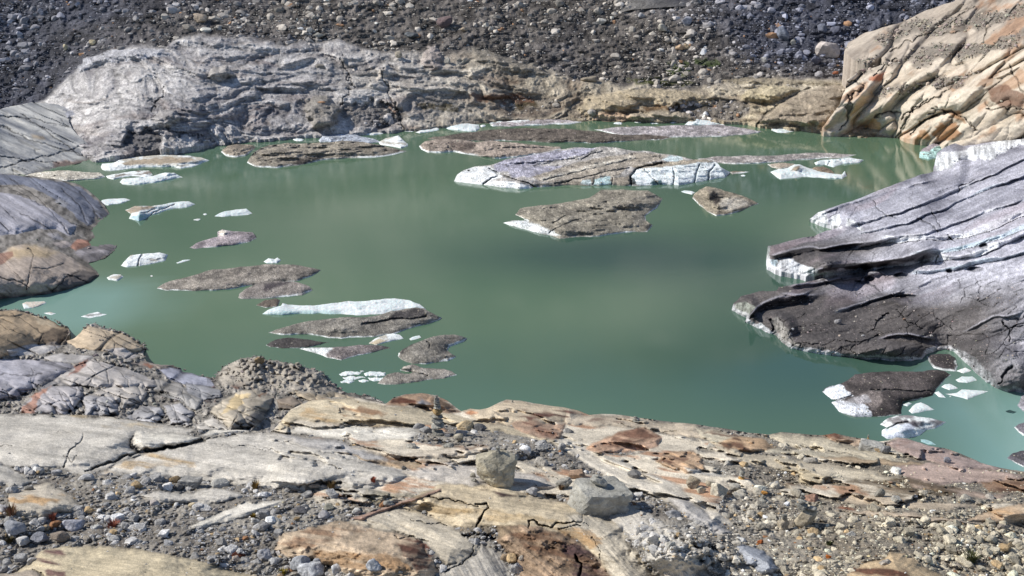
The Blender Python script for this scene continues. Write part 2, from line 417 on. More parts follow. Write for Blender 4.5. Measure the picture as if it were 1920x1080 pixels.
# bedrock relief: sweeping ridges
wu = u+40*fbm(u*.006, v*.012, None, 3, 20); wv = v+26*fbm(u*.008, v*.016, None, 3, 21)
rid = ridged(wu*.010+wv*.004, wv*.045-wu*.008, 5, 22, .55); rid2 = ridged(wu*.03, wv*.075, 4, 25, .55); rid3 = fbm(u*.12, v*.22, None, 3, 29)
d1, d2, idn = voro(wu*.014+wv*.01, wv*.034-wu*.006, 31); lob = 1-d1
far.H = (1-sm)*(1.7*rid+.7*rid2+.3*rid3+2.6*lob)+sm*(1.6*fbm(u*.012+v*.004, v*.02, None, 4, 33)+.85*fbm(u*.12, v*.2, None, 3, 35))
tone = np.clip(.46+.26*rid+.18*rid2+.20*rid3+.2*(idn-.5)+.30*fbm(wu*.012, wv*.22, None, 4, 57)+.35*fbm(u*.006, v*.014, None, 3, 58), 0, 1)[:, None]
warm = sstep(560, 1000, u+60*fbm(u*.01, v*.02, None, 2, 40))[:, None]
bed = (A(120, 116, 122)*(1-tone)+A(232, 228, 226)*tone)*(1-warm)+(A(128, 114, 100)*(1-tone)+A(224, 212, 190)*tone)*warm
brown = (sstep(.15, .5, fbm(wu*.012, wv*.06, None, 4, 44))*.55)[:, None]*np.ones_like(tone)
bed = bed*(1-brown*.45)+A(112, 80, 60)*brown*.45
bed = bed*(.7+.3*sstep(.02, .16, d2-d1))[:, None]
low = (sstep(165, 200, v+8*fbm(u*.05, v*.1, None, 3, 46))*sstep(1040, 1120, u))[:, None]     # banded tan strata
st = .5+.5*fbm(u*.012, v*.16, None, 4, 47)[:, None]
bed = bed*(1-low)+low*(A(120, 100, 80)*(1-st)+A(226, 212, 184)*st)
cold = (sstep(1250, 1500, u)*sstep(150, 60, v)+sstep(500, 0, u)+.3*sstep(.0, .5, fbm(u*.004, v*.01, None, 2, 50)))[:, None].clip(0, 1)
scr = (A(122, 116, 112)*(1-cold)+A(84, 86, 98)*cold)*(.7+.5*fbm(u*.05, v*.08, None, 4, 51)[:, None].clip(-.8, 1))
far.col = bed*(1-sm[:, None])+scr*sm[:, None]
for p, c in (([(1170, 150), (1230, 148), (1300, 150), (1290, 160), (1200, 160)], A(84, 88, 48)), ([(1300, 108), (1350, 112), (1350, 128), (1310, 122)], A(60, 74, 36)),
             ([(1250, 118), (1285, 112), (1300, 130), (1262, 136)], A(66, 80, 40)), ([(1250, 128), (1290, 126), (1288, 142), (1255, 140)], A(70, 82, 44)),
             ([(955, 195), (1000, 186), (1010, 196), (970, 205)], A(74, 62, 34)), ([(780, 192), (850, 198), (860, 206), (790, 206)], A(70, 62, 36)),
             ([(1120, 200), (1180, 196), (1190, 203), (1130, 206)], A(90, 70, 40)), ([(1200, 198), (1280, 200), (1270, 206), (1210, 206)], A(110, 80, 50)),
             ([(1400, 178), (1445, 182), (1440, 192), (1410, 192)], A(84, 84, 52)), ([(870, 178), (960, 176), (1000, 184), (1000, 192), (900, 190)], A(118, 84, 66))):
    far.paint(p, c, soft=5, warp=9, wf=.09, op=.8, seed=60)
for p, c, h in (([(788, 118), (795, 92), (815, 84), (828, 98), (828, 122), (815, 134), (800, 128)], A(186, 174, 168), 4),
             ([(708, 148), (716, 128), (724, 132), (722, 146), (712, 151)], A(226, 214, 200), 2), ([(730, 200), (736, 198), (745, 210), (742, 215)], A(214, 180, 156), 2),
             ([(1085, 205), (1105, 180), (1180, 168), (1270, 168), (1330, 182), (1345, 200), (1280, 196), (1200, 198), (1140, 214), (1100, 226)], A(204, 188, 160), 3),
             ([(1110, 226), (1120, 210), (1160, 212), (1200, 212), (1200, 225)], A(214, 184, 156), 3), ([(1180, 212), (1240, 208), (1300, 212), (1300, 222), (1190, 224)], A(190, 178, 158), 3),
             ([(1385, 185), (1400, 168), (1430, 160), (1480, 162), (1500, 168), (1460, 190), (1440, 196), (1410, 192)], A(206, 192, 160), 4),
             ([(1418, 232), (1430, 215), (1465, 195), (1500, 172), (1560, 158), (1590, 160), (1580, 200), (1560, 235), (1520, 238), (1450, 236)], A(178, 164, 146), 5),
             ([(1330, 152), (1400, 145), (1480, 148), (1580, 155), (1560, 160), (1480, 160), (1400, 158)], A(170, 158, 136), 2),
             ([(870, 92), (900, 92), (980, 115), (1040, 130), (1060, 140), (980, 140), (900, 120)], A(160, 152, 140), 2),
             ([(30, 210), (75, 196), (120, 200), (140, 215), (120, 224), (60, 220)], A(160, 164, 178), 4),
             ([(155, 110), (210, 94), (310, 92), (318, 104), (250, 112), (190, 122), (140, 140)], A(206, 206, 212), 3),
             ([(285, 222), (300, 205), (330, 205), (340, 228), (310, 240)], A(186, 182, 180), 5), ([(385, 145), (400, 125), (425, 122), (440, 142), (415, 152)], A(200, 194, 188), 4),
             ([(570, 205), (585, 180), (610, 178), (640, 205), (630, 235), (590, 244)], A(160, 154, 146), 5)):
    i_, d_, m_ = far.paint(p, None, soft=3, warp=5, wf=.08, h=h, w=9, seed=70)
    t_ = (.72+.4*(.5+.5*rid3[i_]))[:, None]; mm = m_[:, None]*.8; far.col[i_] = far.col[i_]*(1-mm)+c*t_*mm
far.crack([(1418, 232), (1440, 210), (1480, 182), (1520, 165)], 2, 1.5, seed=3)
for p in ([(300, 245), (330, 255), (400, 262)], [(715, 130), (735, 180), (745, 215), (760, 240)], [(640, 110), (660, 160), (640, 200)], [(280, 215), (300, 190), (310, 160)]):
    far.crack(p, 2.5, 2., warp=10, op=.5, seed=5)
_g = sstep(.02, .32, fbm(u*.012+v*.006, v*.01-u*.002, None, 4, 96))*sm; far.col *= (1+.22*_g)[:, None]; far.col *= np.clip(1+.12*rng.normal(size=(far.n, 1)), .5, 1.5)
far.finish('scree_hillside', M_far, -2, .3)

# the hillside goes on above what the photo shows (the lake mirrors it)
tx = np.linspace(-420, 420, 300); ty = np.linspace(0, 1, 90)
TX, TY = np.meshgrid(tx, ty)
yb = 315+0*TX; YY = yb-1+TY*330; ZZ = 24+.52*(YY-yb)*(1+.12*fbm(TX*.01, YY*.01, None, 3, 80))+2.5*fbm(TX*.05, YY*.05, None, 5, 81)-3*(TY < .02)
tn = np.clip(.5+.8*fbm(TX*.018, YY*.018, None, 5, 83), 0, 1)[..., None]
cc = A(84, 84, 92)*(1-tn)+A(190, 184, 172)*tn
a = (np.arange(89)[:, None]*300+np.arange(299)[None]).ravel()
up = mesh_obj('upper_hillside', np.stack([TX, YY, ZZ], -1).reshape(-1, 3), np.stack([a, a+1, a+301, a+300], 1), M_far, cc.reshape(-1, 3)); up['kind'] = 'structure'

# scree: tens of thousands of angular blocks, the largest kept as separate boulders
n = 125000
su_ = rng.uniform(-60, 1980, n); sv_ = rng.uniform(-62, 245, n)
gul = sstep(.02, .32, fbm(su_*.012+sv_*.006, sv_*.01-su_*.002, None, 4, 96)); keep = (rng.uniform(size=n) < scree_mask(su_, sv_)**1.3*(1-.66*gul))
su_, sv_ = su_[keep], sv_[keep]; idx = [far.near(a_, b_) for a_, b_ in zip(su_, sv_)]
ok = np.array([i is not None for i in idx]); su_, sv_ = su_[ok], sv_[ok]; idx = np.array([i for i in idx if i is not None])
n = len(idx); pos = far.at(idx, su_, sv_)
sz = 1.5*rng.pareto(2.6, n)+1.0; big = fbm(su_*.008, sv_*.02, None, 3, 90); sz *= 1+.35*big; sz = np.clip(sz, 1.6, 12)      # radius in px of the photo
# left-middle and centre-right finer debris
sz *= np.where((su_ > 850) & (su_ < 1250) & (sv_ > 20), .8, 1.)
rad = sz*far.Y[idx]/F*.78
coldk = (sstep(1250, 1500, su_)*sstep(160, 90, sv_)+sstep(420, 0, su_)*.8+.4*sstep(.1, .5, fbm(su_*.004, sv_*.01, None, 2, 50))).clip(0, 1)[:, None]
pal = A(198, 190, 180)*(1-coldk)+A(150, 152, 166)*coldk
val = np.exp(rng.normal(-.10, .27, n)+.28*fbm(su_*.01, sv_*.02, None, 3, 97))[:, None]
cols = np.clip(pal*val, .015, .75); ora = rng.uniform(size=n) < .02; cols[ora] = A(190, 150, 118)
rad *= .55+.45*sstep(0, 4, sz)*1.0; order = np.argsort(-rad); bigi = order[:110]; rest = order[110:]
pos[:, 2] -= rad*.25
scatter_mesh('scree', M_scree, pos[rest], rad[rest], rng.uniform(.5, .9, len(rest)), cols[rest], np.where(sz[rest] > 6.5, 2, 1),
             'loose grey rubble covering the far slope above the lake', 'rubble')
# blocks traced from the photo (u, v, w, h)
FB = [(837, 43, 30, 17, (120, 104, 104), 'large rounded brown boulder on the upper middle of the far scree slope'),
      (773, 68, 27, 10, (104, 108, 112), 'flat dark slab boulder just below the rounded brown boulder on the far slope'),
      (874, 55, 18, 8, (176, 160, 140), None), (1128, 42, 20, 9, (200, 196, 188), None), (1243, 50, 17, 11, (190, 184, 172), 'pale rounded boulder alone on the far slope right of centre'),
      (1275, 88, 17, 9, (204, 176, 146), None), (378, 34, 26, 13, (196, 178, 158), 'pale pinkish slab boulder high on the far slope, upper left'),
      (598, 70, 20, 9, (170, 168, 160), None), (545, 70, 14, 12, (110, 110, 116), None), (177, 81, 12, 8, (220, 204, 170), None), (123, 87, 11, 9, (214, 200, 168), None),
      (78, 22, 14, 12, (130, 134, 150), None), (1467, 63, 24, 22, (132, 138, 152), 'big blue-grey boulder standing on end in the right part of the far scree'),
      (1570, 57, 20, 14, (108, 110, 124), None), (1543, 54, 20, 14, (120, 124, 138), None), (1490, 79, 10, 9, (190, 188, 180), None),
      (1553, 92, 46, 26, (206, 196, 190), 'largest pale boulder on the far scree, left of the orange rock slope'), (1532, 116, 20, 14, (100, 102, 118), None),
      (1290, 40, 20, 13, (150, 152, 162), None), (1286, 88, 16, 10, (190, 170, 140), None), (1567, 138, 12, 6, (170, 110, 84), 'rust-coloured boulder at the foot of the scree beside the orange slope'),
      (910, 48, 14, 9, (196, 190, 180), None), (1435, 112, 14, 9, (178, 176, 172), None), (840, 116, 13, 11, (176, 172, 164), None), (748, 104, 14, 11, (182, 172, 156), None),
      (1105, 148, 30, 10, (170, 158, 140), None), (1205, 30, 14, 8, (170, 170, 174), None), (1665, 65, 12, 9, (150, 146, 146), None)]
nb = 0
for (bu, bv, bw, bh, bc, lab) in FB:
    i = far.near(bu, bv+bh*.4)
    k = far.Y[i]/F
    stone('boulder', far.P[i], bw*k, bh*k*1.3, A(*bc), M_scree, lab or 'angular boulder standing out from the rubble of the far scree slope', group=None if lab else 'prominent boulders on the far slope', kind='ang', sink=.25, tilt=random.uniform(-.2, .2)); nb += 1
for i in bigi:
    stone('boulder', pos[i], rad[i]*2.1, rad[i]*1.4, cols[i], M_scree, 'grey angular boulder lying among the rubble of the far scree slope', group='boulders lying in the far scree', kind='ang', sub=2, sink=.4, rot=random.uniform(0, 3), tilt=random.uniform(-.3, .3))

# ================================================================== LOBED BEDROCK HELPER
def lobes(s, ang, lu, lv, amp, seed, crack=.5, sub=None, warp=.35, both=True):
    """rounded blocks split by joints; ang = long direction in degrees"""
    ca, sa = math.cos(R(ang)), math.sin(R(ang))
    p = (s.u*ca+s.v*sa)/lu; q = (-s.u*sa+s.v*ca)/lv
    p = p+warp*fbm(p*1.1, q*1.1, None, 3, seed); q = q+warp*fbm(p*1.1, q*1.1, None, 3, seed+7)
    d1, d2, idn = voro(p, q, seed); e = d2-d1
    s.H += amp*(1-np.exp(-e*3.2))+amp*.25*(idn-.5)
    dk = (1-crack*sstep(.10, .0, e))
    s.col *= dk[:, None]; return e, idn

def grooves(s, qx, qy, fq, dep, dark, seed, mask=1.):
    n_ = vnoise(qx, qy*fq+.6*fbm(qx*1.5, qy*fq*.3, None, 3, seed), None, seed); g = sstep(.10, .0, np.abs(n_))*sstep(-.3, .3, vnoise(qx*2.3, qy*fq*.8, None, seed+1))*mask
    s.H -= dep*g; s.col *= (1-dark*g)[:, None]

# ================================================================== LEFT SHORE, UPPER SLAB
lu_poly = [(-260, 195), (0, 205), (60, 192), (110, 196), (140, 212), (128, 226), (135, 240), (165, 270), (190, 288), (183, 297), (150, 306), (118, 313), (60, 327), (0, 329), (-260, 350)]
lus = Sheet(lu_poly, ctl([(190, 292, 0), (118, 313, 0), (60, 327, 0), (0, 329, 0.3), (-260, 350, 3), (0, 205, 6.5), (110, 200, 5), (-260, 195, 10), (60, 260, 3.2), (135, 240, 3), (-150, 270, 7)]), 1.5, seed=9)
u, v = lus.u, lus.v; q = v-.42*u
lus.H = 1.2*fbm(u*.012, q*.05, None, 4, 101)+.5*fbm(u*.03, q*.2, None, 3, 102)
t = np.clip(.5+.55*fbm(u*.006, q*.09, None, 4, 103)+.25*fbm(u*.02, q*.3, None, 3, 104), 0, 1)[:, None]
lus.col = A(140, 143, 150)*(1-t)+A(232, 230, 224)*t
grooves(lus, u*.008, q, .05, .7, .5, 105); grooves(lus, u*.02, v-.35*u, .12, .3, .35, 106)
for p in ([(0, 235), (60, 262), (130, 285), (180, 296)], [(0, 315), (70, 295), (130, 283), (160, 270)], [(-20, 216), (60, 222), (130, 240)], [(-50, 280), (40, 300), (110, 305)], [(40, 215), (100, 255), (150, 290)]):
    lus.crack(p, 1.8, .9, seed=int(p[0][1]))
lus.paint([(55, 252), (80, 255), (82, 262), (60, 260)], A(176, 156, 128), 6, 5, op=.7)
lus.paint([(100, 304), (150, 300), (180, 296), (150, 308), (100, 314)], A(150, 112, 96), 6, 5, op=.6)
lus.finish('bedrock_slope', M_shore, -1, .5)

# ================================================================== LEFT SHORE, MIDDLE DOMES
lm_poly = [(-260, 322), (0, 326), (60, 329), (110, 337), (150, 347), (175, 365), (190, 378), (206, 402), (190, 414), (182, 421), (196, 435), (205, 448), (219, 460), (215, 470), (195, 485), (165, 493),
           (172, 500), (186, 514), (178, 527), (150, 538), (110, 547), (60, 553), (20, 558), (-20, 560), (-260, 590)]
lms = Sheet(lm_poly, ctl([(206, 402, 0), (182, 421, 0), (219, 462, 0), (165, 493, 0), (186, 515, 0), (120, 546, 0), (20, 558, 0), (-260, 590, 1), (110, 337, 2.6), (0, 326, 4), (-260, 322, 8),
    (100, 400, 2), (0, 440, 2.8), (100, 460, 1.3), (-200, 460, 6), (60, 500, 1.7), (-30, 500, 2.4)]), 1.4, seed=12)
lms.H = .35*fbm(lms.u*.03, lms.v*.05, None, 4, 110)
lms.col = np.repeat(A(166, 160, 154)[None], lms.n, 0)*(.8+.5*fbm(lms.u*.15, lms.v*.15, None, 3, 111)[:, None])
GB, GR = A(160, 158, 164), A(196, 190, 186)
for p, c, h in (([(-260, 322), (20, 328), (90, 338), (150, 350), (185, 378), (204, 402), (185, 412), (165, 385), (120, 362), (60, 345), (-260, 350)], A(112, 116, 130), 1.2),
                ([(60, 335), (110, 345), (150, 365), (180, 405), (180, 418), (165, 424), (150, 415), (120, 385), (80, 360), (40, 345)], A(118, 122, 136), 1.5),
                ([(102, 378), (112, 371), (128, 380), (120, 390)], A(150, 150, 156), .8),
                ([(-260, 350), (0, 362), (40, 368), (80, 385), (120, 410), (145, 425), (130, 442), (105, 430), (70, 428), (30, 440), (0, 440), (-260, 440)], A(168, 166, 174), 2.2),
                ([(88, 438), (110, 436), (122, 448), (100, 449)], A(160, 156, 158), .7), ([(98, 455), (125, 450), (140, 460), (115, 465)], A(170, 160, 156), .7),
                ([(132, 462), (145, 448), (165, 450), (170, 460), (140, 470)], A(168, 128, 112), .7),
                ([(136, 474), (165, 462), (190, 456), (210, 455), (219, 463), (205, 478), (165, 492), (150, 485)], A(138, 134, 138), 1.6),
                ([(-260, 500), (0, 475), (25, 462), (50, 458), (90, 465), (120, 475), (145, 490), (170, 505), (186, 515), (170, 530), (120, 545), (60, 552), (15, 557), (-260, 590)], A(160, 148, 138), 2.6)):
    i_, d_, m_ = lms.paint(p, None, soft=2.5, warp=3, h=h*1.5, w=18, seed=int(h*10))
    uu, vv = lms.u[i_], lms.v[i_]; st = np.clip(.5+.6*fbm(uu*.01-vv*.01, (vv-.6*uu)*.16, None, 4, 113)+.25*fbm(uu*.02-vv*.02, (vv-.6*uu)*.5, None, 3, 115), 0, 1)[:, None]
    mm = m_[:, None]; lms.col[i_] = lms.col[i_]*(1-mm)+c*1.38*(.72+.5*st)*mm
lms.paint([(20, 465), (60, 460), (110, 475), (90, 485), (40, 480), (10, 490)], A(206, 182, 140), 14, 8, op=.6)
lms.paint([(-40, 480), (25, 470), (28, 480), (0, 500), (-40, 510)], A(150, 112, 98), 3, 4, op=.8)
lms.paint([(100, 545), (120, 520), (150, 505), (180, 512), (175, 528), (140, 540)], A(92, 88, 88), 5, 6, wf=.1, op=.8)
for p in ([(40, 400), (90, 425), (100, 440)], [(55, 465), (62, 478), (58, 500), (50, 545)], [(100, 545), (125, 520), (150, 508)], [(0, 520), (40, 530), (55, 540)], [(20, 335), (70, 370), (100, 400), (130, 440)],
          [(115, 355), (150, 385), (165, 420)], [(150, 360), (175, 390), (185, 412)], [(-20, 345), (30, 358), (80, 385)], [(120, 515), (145, 520), (165, 528)], [(60, 500), (90, 505), (120, 495)]):
    lms.crack(p, 1.7, .5, seed=int(p[0][0]))
_qx, _qy = lms.u*.008, lms.v-.75*lms.u+.0016*(lms.u-60)**2; grooves(lms, _qx, _qy, .06, .5, .5, 117, (lms.v < 435)*1.); grooves(lms, _qx, _qy, .15, .2, .35, 118)
lms.gravel[:] = 0
lms.finish('bedrock_dome', M_shore, -1, .5)

# ================================================================== LEFT NEAR SHORE (fractured blocks and mound)
ml_poly = [(-260, 580), (-60, 580), (0, 581), (30, 580), (60, 588), (100, 600), (128, 614), (132, 624), (122, 640), (140, 634), (160, 612), (178, 605), (186, 612), (230, 622), (268, 640), (274, 652), (268, 662),
           (275, 678), (300, 684), (338, 684), (348, 694), (385, 706), (402, 709), (418, 688), (452, 672), (470, 670), (490, 667), (500, 675), (560, 684), (608, 700), (615, 716), (640, 730), (700, 745), (760, 770), (820, 800),
           (820, 850), (-260, 850)]
ml = Sheet(ml_poly, ctl([(-260, 600, 3), (0, 582, 2.5), (128, 620, .3), (160, 614, 1.0), (272, 655, 0.1), (345, 694, 0), (402, 709, 0), (452, 673, 1.6), (490, 669, 1.8), (560, 686, 1.5), (612, 705, .3), (640, 730, 0), (700, 747, .2), (820, 800, 2),
    (60, 640, 1.8), (0, 720, 5), (150, 700, 4), (250, 740, 4.6), (400, 770, 6), (500, 740, 3.0), (0, 800, 9), (300, 830, 9), (600, 830, 9), (820, 850, 10), (-260, 850, 13), (520, 700, 1.5)]), 1.3, seed=15)
u, v = ml.u, ml.v
ml.H = .5*fbm(u*.03, v*.05, None, 3, 120); mlN = .5*fbm(u*.12, v*.2, None, 3, 121)
_d1, _d2, _id = voro(u/11+.4*fbm(u*.05, v*.05), v/8+.4*fbm(u*.05, v*.05, None, 3, 9), 125); mlN = mlN+1.1*(1-np.exp(-(_d2-_d1)*3))*sstep(.35, .6, _id)
ml.col = np.repeat(A(180, 174, 166)[None], ml.n, 0)*(.8+.45*fbm(u*.12, v*.12, None, 4, 122)[:, None])*(.7+.5*_id)[:, None]*np.clip(1+.16*rng.normal(size=(ml.n, 1)), .5, 1.5)
PB, PT, PG = A(190, 187, 185), A(214, 200, 180), A(196, 192, 190)
MLP = [([(-260, 600), (0, 582), (30, 582), (60, 590), (100, 601), (128, 616), (126, 632), (112, 645), (60, 648), (0, 672), (-260, 700)], A(190, 168, 140), 1.6),
       ([(122, 642), (150, 622), (165, 612), (190, 618), (235, 627), (270, 650), (262, 662), (200, 660), (150, 655)], A(200, 182, 158), 1.0),
       ([(13, 656), (60, 645), (105, 641), (120, 650), (70, 665), (20, 668)], PG, .7), ([(193, 656), (233, 652), (263, 668), (240, 674)], A(214, 206, 200), .5),
       ([(75, 672), (120, 660), (178, 668), (170, 678), (100, 682)], PG, .6),
       ([(-260, 680), (0, 673), (67, 674), (133, 682), (142, 690), (100, 712), (67, 728), (30, 745), (-260, 780)], A(176, 174, 182), 1.4),
       ([(92, 722), (115, 700), (140, 690), (175, 672), (207, 682), (255, 696), (290, 712), (300, 726), (260, 728), (200, 726), (150, 724)], A(190, 184, 180), 1.2),
       ([(285, 682), (333, 690), (397, 712), (400, 724), (360, 724), (320, 712)], A(168, 170, 184), .9), ([(230, 680), (285, 676), (340, 686), (300, 692)], A(150, 140, 132), .6),
       ([(33, 772), (60, 742), (95, 722), (158, 724), (156, 745), (122, 782), (66, 780)], A(176, 172, 174), 1.2),
       ([(157, 745), (198, 734), (228, 744), (222, 778), (160, 783)], A(168, 166, 168), 1.), ([(165, 740), (205, 726), (260, 724), (275, 735), (268, 758), (226, 770), (215, 745)], A(184, 178, 172), 1.),
       ([(233, 786), (268, 758), (300, 764), (309, 780), (288, 794)], A(190, 188, 190), .9), ([(275, 736), (300, 722), (350, 728), (382, 750), (368, 770), (330, 750)], A(156, 154, 152), .9),
       ([(308, 760), (340, 756), (362, 775), (354, 796), (320, 795)], A(180, 178, 180), .8), ([(350, 718), (412, 730), (416, 744), (380, 750), (352, 735)], A(150, 150, 154), .8),
       ([(362, 800), (400, 782), (420, 790), (440, 808), (390, 812)], A(206, 200, 192), .5),
       ([(393, 772), (420, 750), (452, 732), (482, 728), (512, 745), (503, 775), (480, 800), (432, 806), (415, 790)], A(190, 180, 164), 2.2),
       ([(518, 750), (545, 742), (570, 755), (555, 770), (525, 765)], A(140, 128, 116), .7),
       ([(540, 735), (600, 728), (640, 738), (700, 755), (640, 758), (580, 752)], A(200, 184, 160), .5),
       ([(290, 712), (330, 716), (350, 735), (330, 742), (300, 735)], A(160, 156, 152), .8), ([(60, 728), (90, 712), (110, 720), (80, 735)], A(150, 148, 150), .5)]
for k, (p, c, h) in enumerate(MLP):
    i_, d_, m_ = ml.paint(p, None, soft=2.2, warp=3, h=h*2.4, w=11, gravel=0, seed=k)
    uu, vv = ml.u[i_], ml.v[i_]; st = np.clip(.5+.5*fbm(uu*.015, (vv-.35*uu)*.12, None, 4, 123+k)+.15*fbm(uu*.2, vv*.3, None, 2, 124), 0, 1)[:, None]
    mm = m_[:, None]; ml.col[i_] = ml.col[i_]*(1-mm)+c*1.12*(.76+.45*st)*mm
    e_ = (.72+.28*sstep(0, 2.5, np.abs(d_)))[:, None]; ml.col[i_] *= e_
for p, c in (([(62, 640), (95, 615), (130, 618), (125, 640), (108, 648)], A(98, 86, 76)), ([(128, 706), (142, 682), (166, 672), (160, 684), (140, 700)], A(150, 100, 84)), ([(35, 775), (60, 745), (92, 722), (80, 742), (66, 765), (66, 778)], A(176, 128, 106)),
             ([(270, 683), (292, 686), (285, 694)], A(150, 96, 70)), ([(415, 778), (440, 740), (470, 736), (440, 770)], A(226, 202, 156)), ([(425, 806), (460, 782), (500, 770), (490, 790), (470, 802)], A(126, 124, 124)), ([(430, 722), (450, 716), (470, 722), (440, 728)], A(140, 96, 80)),
             ([(480, 740), (495, 736), (490, 744)], A(170, 120, 86)), ([(60, 590), (100, 602), (110, 612), (70, 608)], A(226, 206, 176))):
    ml.paint(p, c, 4, 6, wf=.09, op=.8, seed=44)
for k, p in enumerate(([(60, 690), (60, 715), (70, 730)], [(170, 672), (200, 690), (205, 720)], [(165, 690), (180, 700), (165, 724)], [(225, 700), (240, 715), (240, 728)], [(150, 728), (156, 760), (158, 782)], [(228, 735), (226, 775)],
                       [(110, 735), (120, 755), (140, 778)], [(20, 590), (50, 605), (80, 625), (70, 645)], [(0, 610), (50, 630)], [(190, 620), (215, 640), (210, 660)], [(480, 768), (450, 775), (432, 800)], [(340, 728), (345, 750)], [(300, 724), (312, 745)],
                       [(280, 740), (300, 760)], [(0, 700), (40, 705), (80, 700)], [(255, 765), (290, 775)], [(325, 758), (335, 795)], [(170, 748), (200, 760)])):
    ml.crack(p, 1.6, .4, seed=k, warp=4)
_a, _b2, _i2 = voro((u*.9+v*.44)/46+.45*fbm(u*.02, v*.03, None, 3, 140), (v*.9-u*.44)/19+.45*fbm(u*.02, v*.03, None, 3, 141), 142)
_sl = (1-ml.gravel)*sstep(700, 735, v+12*fbm(u*.03, v*.03, None, 2, 146)); _e2 = _b2-_a; ml.H += _sl*(1.0*(1-np.exp(-_e2*4))+.4*_i2); ml.col *= (1-.4*_sl*sstep(.07, .0, _e2))[:, None]*(1+.22*_sl*(_i2-.5))[:, None]
grooves(ml, u*.006, v-.4*u, .08, .5, .45, 145, 1-ml.gravel); grooves(ml, u*.004, v+.5*u, .022, .6, .5, 147, 1-ml.gravel); ml.col *= (1+.25*(1-ml.gravel)*fbm(u*.02, v*.05, None, 4, 148))[:, None]
# mound of fine debris
ml.H += mlN*ml.gravel
i_, d_, m_ = ml.paint([(402, 712), (420, 688), (452, 674), (490, 669), (560, 686), (606, 700), (615, 718), (640, 732), (600, 740), (540, 735), (480, 728), (420, 720)], A(186, 178, 166), 6, 6, op=.85, gravel=.3, seed=3)
ml.H[i_] += 1.1*m_*ridged(ml.u[i_]*.02, ml.v[i_]*.03, 4, 130)
ml.col[i_] *= (.85+.3*fbm(ml.u[i_]*.05, ml.v[i_]*.08, None, 4, 131))[:, None]
ml.finish('shore_rock', M_shore, -1, .5)

# ================================================================== RIGHT ORANGE SLOPE
rr_poly = [(1545, 249), (1541, 240), (1556, 220), (1575, 195), (1584, 170), (1588, 150), (1605, 138), (1640, 126), (1680, 114), (1650, 108), (1625, 120), (1600, 112), (1583, 96), (1590, 80), (1620, 62), (1660, 50), (1700, 38),
           (1740, 18), (1790, 2), (1800, -50), (2180, -60), (2180, 330), (1900, 300), (1800, 290), (1760, 272), (1720, 262), (1690, 258), (1660, 250), (1620, 249)]
rr = Sheet(rr_poly, ctl([(1545, 249, 0), (1620, 249, 0), (1690, 258, 0), (1720, 262, 0), (1800, 285, 0), (1900, 300, 1), (2180, 330, 6), (1590, 150, None, 262), (1590, 90, None, 284), (1700, 110, None, 262), (1740, 18, None, 284),
    (1800, -50, None, 288), (1920, -50, None, 272), (1920, 60, None, 240), (1850, 150, None, 232), (1920, 180, None, 214), (1700, 190, None, 252), (1800, 220, None, 235), (2180, -60, None, 240), (2180, 100, None, 205), (2180, 250, None, 180)]), 1.4, seed=18)
u, v = rr.u, rr.v
rr.H = 1.2*fbm(u*.02, v*.03, None, 4, 140)
e, idn = lobes(rr, -36, 260, 80, 5.0, 141, .0, warp=.6)
e2, idn2 = lobes(rr, -48, 150, 40, 1.2, 151, .0, warp=.6)
q = v+.62*u; st = np.clip(.5+.5*fbm(u*.01, q*.07, None, 4, 142)+.25*fbm(u*.03, q*.25, None, 3, 143), 0, 1)[:, None]
rr.col = A(182, 164, 144)*(1-st)+A(234, 222, 206)*st
gry = sstep(-.1, .4, fbm(u*.012, v*.02, None, 3, 144))[:, None]*.5; rr.col = rr.col*(1-gry)+A(206, 196, 180)*gry*(.7+.5*st)
upr = (sstep(128, 100, v+.12*(u-1700))*sstep(2050, 1950, u))[:, None]*.85; rr.col = rr.col*(1-upr)+(A(140, 130, 122)*(1-st)+A(200, 188, 174)*st)*upr
rust = (sstep(.28, .6, fbm(u*.02, q*.03, None, 4, 145))*.5)[:, None]; rr.col = rr.col*(1-rust)+A(176, 122, 78)*(.7+.5*st)*rust
rr.col *= (.6+.4*sstep(.002, .03, e))[:, None]*(.85+.15*sstep(.0, .04, e2))[:, None]
rr.gravel[:] = 0
for p in ([(1610, 108), (1640, 112), (1690, 108), (1760, 98), (1860, 80), (1900, 66), (1960, 50), (1950, 66), (1880, 92), (1790, 112), (1700, 122), (1640, 128), (1600, 138), (1596, 122)], [(1640, 66), (1700, 46), (1760, 40), (1830, 30), (1900, 12), (1960, -6), (1950, 8), (1880, 36), (1800, 56), (1740, 66), (1690, 72), (1655, 84)], [(1640, 175), (1700, 155), (1760, 142), (1830, 138), (1830, 150), (1780, 162), (1700, 172), (1650, 185)], [(1700, 95), (1760, 85), (1830, 80), (1880, 80), (1850, 98), (1780, 100), (1720, 110)],
          [(1760, 62), (1820, 45), (1880, 28), (1920, 18), (1960, 10), (1920, 30), (1860, 50), (1800, 62)]):
    rr.paint(p, A(132, 125, 117), 8, 16, wf=.05, op=.8, gravel=.75, seed=9, h=-.6)
